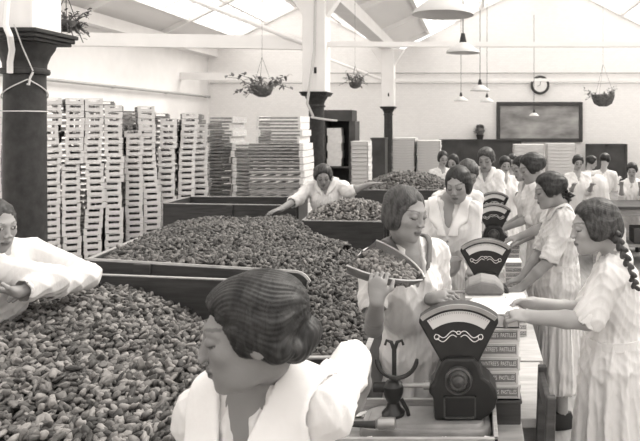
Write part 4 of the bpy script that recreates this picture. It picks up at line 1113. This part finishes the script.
nm = ['lowest carton of the front labelled stack, on the dark box', 'second lowest carton of the front labelled stack', 'middle carton of the front labelled stack', 'second highest carton of the front labelled stack', 'highest closed carton of the front labelled stack']
for k in range(5): carton(.085 + (.004, -.004, .003, -.002, .002)[k], 2.637, TZ + .099 + k * .0575, (.0, .02, -.02, .01, 0)[k], nm[k], 'front stack of labelled cartons')
# open carton with its white lining on top
zt = TZ + .099 + 5 * .0575
t = empty('open_carton', (.085, 2.637, zt)); tag(t, 'open carton with white paper lining being filled on top of the front stack', 'carton')
m = MB(); e = .004; a, b, h = .095, .12, .05
m.box((-a, 0, 0), (a, 2 * b, .004)); m.box((-a, 0, 0), (a, e, h)); m.box((-a, 2 * b - e, 0), (a, 2 * b, h)); m.box((-a, 0, 0), (-a + e, 2 * b, h)); m.box((a - e, 0, 0), (a, 2 * b, h)); m.build('tray', M['card'], t)
MB().box((-a + .005, .006, .004), (a - .005, 2 * b - .006, .046)).build('contents', M['paper'], t)
pf = MB(); pf.prism([(-a - .02, .040), (-a, .054), (a, .054), (a + .02, .035), (a + .02, .038), (a, .057), (-a, .057), (-a - .02, .043)], .0, 2 * b); pf.build('paper_lining', M['paper'], t)
o = tag(MB().prism([(-.10, 0), (.10, 0), (.115, .02), (.06, .055), (-.02, .065), (-.09, .045), (-.12, .02)], 0, .2).build('paper_bag', M['bagpaper'], bevel=.015), 'brown paper bag lying behind the dial of the front scale', 'bag'); o.location = (.045, 2.93, 1.18); o.scale = (.8, .9, 1)
o = tag(MB().box((-.09, 0, 0), (.09, .20, .44)).build('stock_box', M['card'], bevel=.004), 'plain carton hidden behind the front scale below the paper bag', 'carton'); o.location = (.045, 2.90, TZ)
grp = 'labelled cartons along the right side of the far bench'
for j, (x, y, n) in enumerate(((.27, 3.72, 6), (.33, 4.55, 7), (.36, 5.2, 7))):
    for k in range(n):
        w_ = ('in the pile beside the scale with the bowl', 'in the pile between the second and third scales', 'in the pile beside the third scale')[j]
        carton(x - (.03 if j < 1 else .06), y, TZ + k * .0575 * .62, rng.uniform(-.08, .08), ('topmost' if k == n - 1 else 'white') + ' carton ' + w_, 'cartons ' + w_, .62)
# chair pushed under the near bench
t = empty('wooden_chair', (.245, 2.50, 0)); tag(t, 'wooden chair with its back between the bench and the braided woman', 'chair')
for q in (-1, 1):
    MB().beam((.0, q * .15, 0), (.03, q * .15, .97), .035, .035).build('back_leg', M['darkwood'], t, bevel=.005)
    MB().beam((-.34, q * .15, 0), (-.34, q * .15, .44), .035, .035).build('leg', M['darkwood'], t)
MB().box((-.36, -.18, .44), (.0, .18, .47)).build('seat', M['darkwood'], t, bevel=.005)
MB().box((.012, -.15, .88), (.036, .15, .95)).build('back_rail', M['darkwood'], t, bevel=.005); MB().box((.0, -.15, .62), (.024, .15, .67)).build('back_rail', M['darkwood'], t, bevel=.005)

# ------------------------------------------------------------------ far right table
bench('packing_table', 1.62, 4.2, 9.0, 9.8, .82, 'long dark edged packing table at the far right', 'darkwood', True)
for k, (x, lab) in enumerate(((2.0, 'pale carton lying on the shelf under the far right table, left one'), (2.35, 'dark basket on the shelf under the far right table'))):
    o = MB().box((-.12, 0, 0), (.12, .3, .22)).build('shelf_box', M['paper'] if k == 0 else M['blackboard'], bevel=.01); o.location = (x, 9.12, .285); tag(o, lab, 'box')
# ------------------------------------------------------------------ the workers
def far(px, pyhead, Y, lab, face=(0, -1), hairst='up', garment='smock', arms=None, zsh=None, grp='white clad workers at the far end', **kw):
    hc = at(px, pyhead, Y); f = unit((face[0], face[1], 0)); cx, cy = hc.x - f[0] * .05, hc.y - f[1] * .05
    z = min(hc.z - .24, 1.38)
    d = 1 if f[1] < 0 else -1
    r = np.array((f[1], -f[0]))
    def w(q): b = np.array((cx, cy)) + r * q * .14 + f[:2] * .33; return (b[0], b[1], 1.02)
    hands = arms or {'R': dict(w=w(1), n=(0, 0, -1)), 'L': dict(w=w(-1), n=(0, 0, -1))}
    return person((cx, cy), lab, tuple(hc), face, (cx, cy, z), face, hands, H=1.65, hp=.35, hair=hairst, h=.013, zc=0.0, group=grp, collar=0, belt=False, cloth='cloth', sleeve=1.3, skin=.42, **kw)

# foreground woman
person((-.47, 1.42), 'foreground woman with dark waved hair and lowered eyes in a wide collared white blouse',
       V(252, 330, 1.31), (-.94, -.34), (-.462, 1.41, 1.350), (-.25, -.97),
       {'L': dict(w=V(362, 383, 1.80), e=V(352, 360, 1.62), d=(-.10, .30, -.94), n=(-.9, .2, -.1), curl=.6, thumb=(-.3, -.9, 0), sleeve=.93),
        'R': dict(w=(-.82, 1.36, 1.0), d=(-.5, .2, -.6), n=(0, 0, -1), sleeve=1.3)},
       flare=.04, H=1.66, hp=.13, hr=.04, hair='bun', hs=1.0, h=.0032, zc=1.0, collar=.155, vcut=.12, garment='blouse', skin=.27, buttons=2, sl_r=.050, eyes='down', shz={'L': .0, 'R': -.045}, fold=1.0)
# woman leaning on the left
person((-2.62, 3.12), 'woman leaning on her forearms over the near heap, cut by the left frame edge',
       V(-5, 225, 2.88), (.85, -.35), (-2.22, 3.02, 1.335), (.93, -.30),
       {'R': dict(w=V(20, 292, 2.85), e=V(54, 281, 3.0), d=(-.8, -.5, .25), n=(.1, .3, .9), curl=.5, sleeve=1.75),
        'L': dict(w=(-1.98, 2.98, 1.19), e=(-1.93, 3.22, 1.20), d=(-.5, -.8, .1), n=(0, 0, -1), curl=.3, sleeve=1.8)},
       H=1.66, hp=.15, hair='bob', hairm='hair2', h=.005, zc=.9, pelvis=(-2.60, 3.12, .88), collar=0, sl_r=.070, vcut=.02, eyes='open', belt=False)
# woman with the scoop
hc3 = at(406, 213, 2.74)
person((-.27, 2.98), 'bobbed woman in dark edged collar holding a large tin scoop of fruit',
       tuple(hc3), (.80, -.62), (-.305, 2.88, 1.365), (.58, -.81),
       {'R': dict(w=V(377, 301, 2.44), e=V(374, 328, 2.66), d=(.02, .10, .99), n=(.15, .98, .0), curl=.85, thumb=(.9, .1, .1), sleeve=.62),
        'L': dict(w=V(430, 299, 2.80), e=V(440, 308, 3.02), d=(.75, -.5, .3), n=(0, .5, -.8), curl=.6, sleeve=.95)},
       flare=.04, H=1.68, hp=.16, hr=-.08, hair='bob', hairm='hair2', h=.0045, collar=.115, trim=True, vcut=.15, skin=.34, eyes='down', sl_r=.060, fold=1.1)
# woman facing, behind the bowl
person((-.19, 4.52), 'woman in a pin-tucked buttoned smock looking down behind the deep bowl scale',
       tuple(at(458, 184, 4.30)), (-.30, -.95), (-.17, 4.42, 1.375), (-.10, -1),
       {'R': dict(w=(-.36, 4.14, 1.02), n=(0, 0, -1), curl=.5), 'L': dict(w=(-.02, 4.12, 1.04), n=(0, 0, -1), curl=.5)},
       flare=.04, H=1.68, hp=.30, hr=.05, hair='bob', h=.0065, collar=.15, vcut=.16, skin=.38, buttons=3, hs=1.04, fringe=.004, sl_r=.058, eyes='down', sleeve=1.5)
# braided woman on the right
person((.60, 2.82), 'woman at right with long thick braid and rolled sleeves packing a carton',
       tuple(at(594, 226, 2.74)), (-1, -.10), (.60, 2.80, 1.335), (-.95, .28),
       {'L': dict(w=V(532, 317, 2.60), e=V(588, 321, 2.62), d=(-.95, .08, .12), n=(.1, .3, -.9), curl=.7, thumb=(.1, .7, .6), sleeve=.92),
        'R': dict(w=V(533, 303, 2.80), e=(.50, 2.96, 1.10), d=(-.9, -.2, .1), n=(.1, -.5, -.8), curl=.6, sleeve=.92)},
       H=1.66, hp=.12, hair='braid', hairm='hair2', h=.0045, collar=.08, vcut=.03, skin=.44, eyes='down', sl_r=.066, fold=1.3, cloth='cloth',
       braid=[V(610, 222, 2.70), V(617, 238, 2.68), V(626, 258, 2.64), V(632, 275, 2.64), V(637, 292, 2.66)])
# second woman on the right side of the bench
person((.555, 4.28), 'woman in profile with short ribboned plait, behind the woman with the long braid',
       tuple(at(549, 190, 4.18)), (-1, -.15), (.56, 4.26, 1.345), (-1, -.1),
       {'L': dict(w=V(522, 287, 4.04), e=V(548, 262, 4.02), d=(-.85, -.1, -.3), n=(.1, .3, -.9), curl=.6, sleeve=.88), 'R': dict(w=V(520, 280, 4.25), d=(-.9, 0, -.2), n=(0, 0, -1), sleeve=.88)},
       flare=.04, H=1.65, hp=.22, hair='up', hairm='hair', h=.0065, collar=.10, vcut=.05, skin=.34, sl_r=.062, eyes='down', fold=1.3, cloth='cloth2',
       braid=[V(562, 184, 4.2), V(566, 195, 4.22), V(570, 204, 4.24)], ribbon=True)
# third on the right side
person((.60, 5.10), 'third woman along the right of the bench, reaching out a bare forearm',
       tuple(at(531, 168, 5.0)), (-1, -.25), (.575, 5.08, 1.40), (-1, -.2),
       {'L': dict(w=V(519, 237, 4.92), e=V(546, 226, 4.86), d=(-.9, .0, -.15), n=(0, .2, -1), curl=.5, sleeve=.85), 'R': dict(w=(.36, 5.2, 1.02), n=(0, 0, -1), sleeve=.85)},
       flare=.04, H=1.68, hp=.30, hair='up', hairm='hair', h=.008, collar=0, skin=.36, sl_r=.062, cloth='cloth2', fold=1.3)
person((.62, 6.1), 'dark haired woman mostly hidden behind the third woman on the right of the bench', tuple(at(522, 168, 6.1)), (-1, -.4), (.52, 6.12, 1.36), (-1, -.3),
       {'L': dict(w=(.28, 5.98, 1.0)), 'R': dict(w=(.30, 6.2, 1.0))}, flare=.04, H=1.65, hp=.3, hair='up', h=.011, zc=0.0, collar=0, skin=.36, belt=False, cloth='cloth2')
# woman with outspread arms among the troughs
person((-1.46, 6.42), 'woman with arms spread over the troughs in front of the middle pillar', tuple(at(323, 176, 6.32)), (.25, -.95), (-1.46, 6.40, 1.34), (0, -1),
       {'R': dict(w=(-1.80, 6.02, 1.17), e=(-1.70, 6.25, 1.24), d=(-.6, -.7, -.1), n=(0, 0, -1), curl=.3, sleeve=1.3), 'L': dict(w=V(368, 185, 6.3), e=V(348, 192, 6.28), d=(.95, 0, .25), n=(0, 0, -1), curl=.2, sleeve=1.2)},
       H=1.62, hp=.35, hair='up', hairm='hair2', h=.008, collar=.12, vcut=.1, skin=.34, belt=False)
# behind the facing woman
person((-.20, 5.42), 'woman with waved hair bending behind the woman in the buttoned smock', tuple(at(468, 174, 5.28)), (.3, -.95), (-.14, 5.40, 1.34), (.2, -1),
       {'R': dict(w=(-.32, 5.1, 1.02)), 'L': dict(w=(-.05, 5.12, .98))}, flare=.04, H=1.64, hp=.6, hair='bun', hairm='hair2', h=.009, zc=0.0, collar=.12, skin=.34, belt=False, sleeve=1.4)
person((.12, 7.5), 'blurred dark haired woman in white standing at the far end of the bench', tuple(at(486, 159, 7.4)), (-.3, -.95), (.12, 7.5, 1.37), (-.1, -1),
       {'R': dict(w=(-.10, 7.15, 1.05)), 'L': dict(w=(.32, 7.15, 1.05))}, flare=.04, H=1.72, hp=.3, hair='bun', hairm='hair2', h=.010, zc=0.0, collar=.12, skin=.36, hs=1.15, belt=False, sleeve=1.4)
far(505, 164, 9.4, 'small far worker seen between the blurred woman and the row on the right', (.3, -1))
far(512, 161, 10.6, 'small dark haired far worker right behind the end of the bench', (-.3, -1))
far(443, 158, 10.4, 'small far worker at the left end of the dark cupboard', (.4, -1), 'bob')
far(453, 162, 9.8, 'small far worker looking up left of the woman with waved hair', (-.4, -1), 'bob')
far(578, 162, 10.3, 'far worker in white facing the packing table below the tray stacks', (.1, -1))
far(592, 162, 11.9, 'far worker in white turned sideways behind the packing table', (1, -.3))
far(605, 160, 10.9, 'far worker in white bending with rounded back before the dark screen', (.5, .9), pelvis=(2.02, 10.7, .9))
far(632, 170, 10.1, 'far worker in white at the right edge of the photo', (-.3, -1))
# ------------------------------------------------------------------ the tin scoop carried on the shoulder
t = empty('fruit_scoop', V(389, 273, 2.55)); tag(t, 'large pointed tin scoop heaped with fruit held by the bobbed woman', 'scoop')
A0 = Vector(V(362, 260, 2.62)); A1 = Vector(V(424, 279, 2.52)); o0 = Vector(t.location)
ax = (A1 - A0).normalized(); sd = ax.cross(Vector((0, 0, 1))).normalized(); up = (sd.cross(ax) + sd * -.0).normalized()
if sd.y > 0: sd = -sd
up = ax.cross(sd) if ax.cross(sd).z > 0 else sd.cross(ax)
tl = Matrix.Rotation(.30 if ax.x > 0 else -.30, 3, ax); sd = tl @ sd; up = tl @ up
def sect(u, k, inner=0):      # u 0..1 along, k -1..1 across
    w_ = .105 * (1 - u ** 2.2) ** .8 + .004; dp = .085 * (1 - u ** 2) ** .7 + .004
    a = k * PI / 2; return A0 + ax * (A1 - A0).length * u + sd * (w_ - inner) * math.sin(a) - up * (dp - inner) * math.cos(a) + up * .035 * (1 - u) - o0
nu, nk = 14, 15; vs = []; fs = []
for inn in (0, .003):
    for i in range(nu):
        for j in range(nk): vs.append(sect(i / (nu - 1) * .995, -1 + 2 * j / (nk - 1), inn))
o_ = nu * nk
for s_ in (0, 1):
    for i in range(nu - 1):
        for j in range(nk - 1):
            q = (i * nk + j, i * nk + j + 1, (i + 1) * nk + j + 1, (i + 1) * nk + j); fs.append(tuple(x + s_ * o_ for x in (q if s_ else q[::-1])))
for i in range(nu - 1):
    for j in (0, nk - 1): fs.append((i * nk + j, (i + 1) * nk + j, (i + 1) * nk + j + o_, i * nk + j + o_))
vs.append(A0 + up * .035 - o0); cidx = len(vs) - 1
for j in range(nk - 1): fs.append((j, j + 1, cidx))
MB().add(vs, fs).build('pan', M['scoopm'], t, smooth=True)
for q in (-1, 1): MB().tube([sect(i / 13 * .99, q) for i in range(14)], .004, 6).build('rolled_rim', M['steel'], t, smooth=True)
P = []
for i in range(330):
    u = rng.uniform(.03, .86); k = rng.uniform(-.9, .9); c = sect(u, 0) ; w_ = (.105 * (1 - u ** 2.2) ** .8) * .9
    P.append(A0 + ax * (A1 - A0).length * u + sd * w_ * k + up * (.012 * (1 - u) + .030 * (1 - k * k) * (1 - u) - .016 + rng.uniform(-.01, .006)))
P = np.array([tuple(p) for p in P]); n = len(P); R = rnd_rot(n); val = shade_vals(n, .08, .26); vv = np.empty((n, len(ICO_V), 3)); si = rng.randint(0, len(SH), n)
for s in range(len(SH)): k = si == s; vv[k] = np.einsum('nij,vj->nvi', R[k], SH[s]) * .8
vv += P[:, None, :]; cc = np.stack([val * 1.03, val * .985, val * .95, np.ones(n)], 1)[:, None, :].repeat(len(ICO_V), 1)
o = np_mesh('fruit_load', vv.reshape(-1, 3), (ICO_F[None] + (np.arange(n) * len(ICO_V))[:, None, None]).reshape(-1, 3), M['fruit'], None, cc.reshape(-1, 4))
tag(o, 'heap of dried fruit in the tin scoop', 'dried fruit', None, 'stuff')
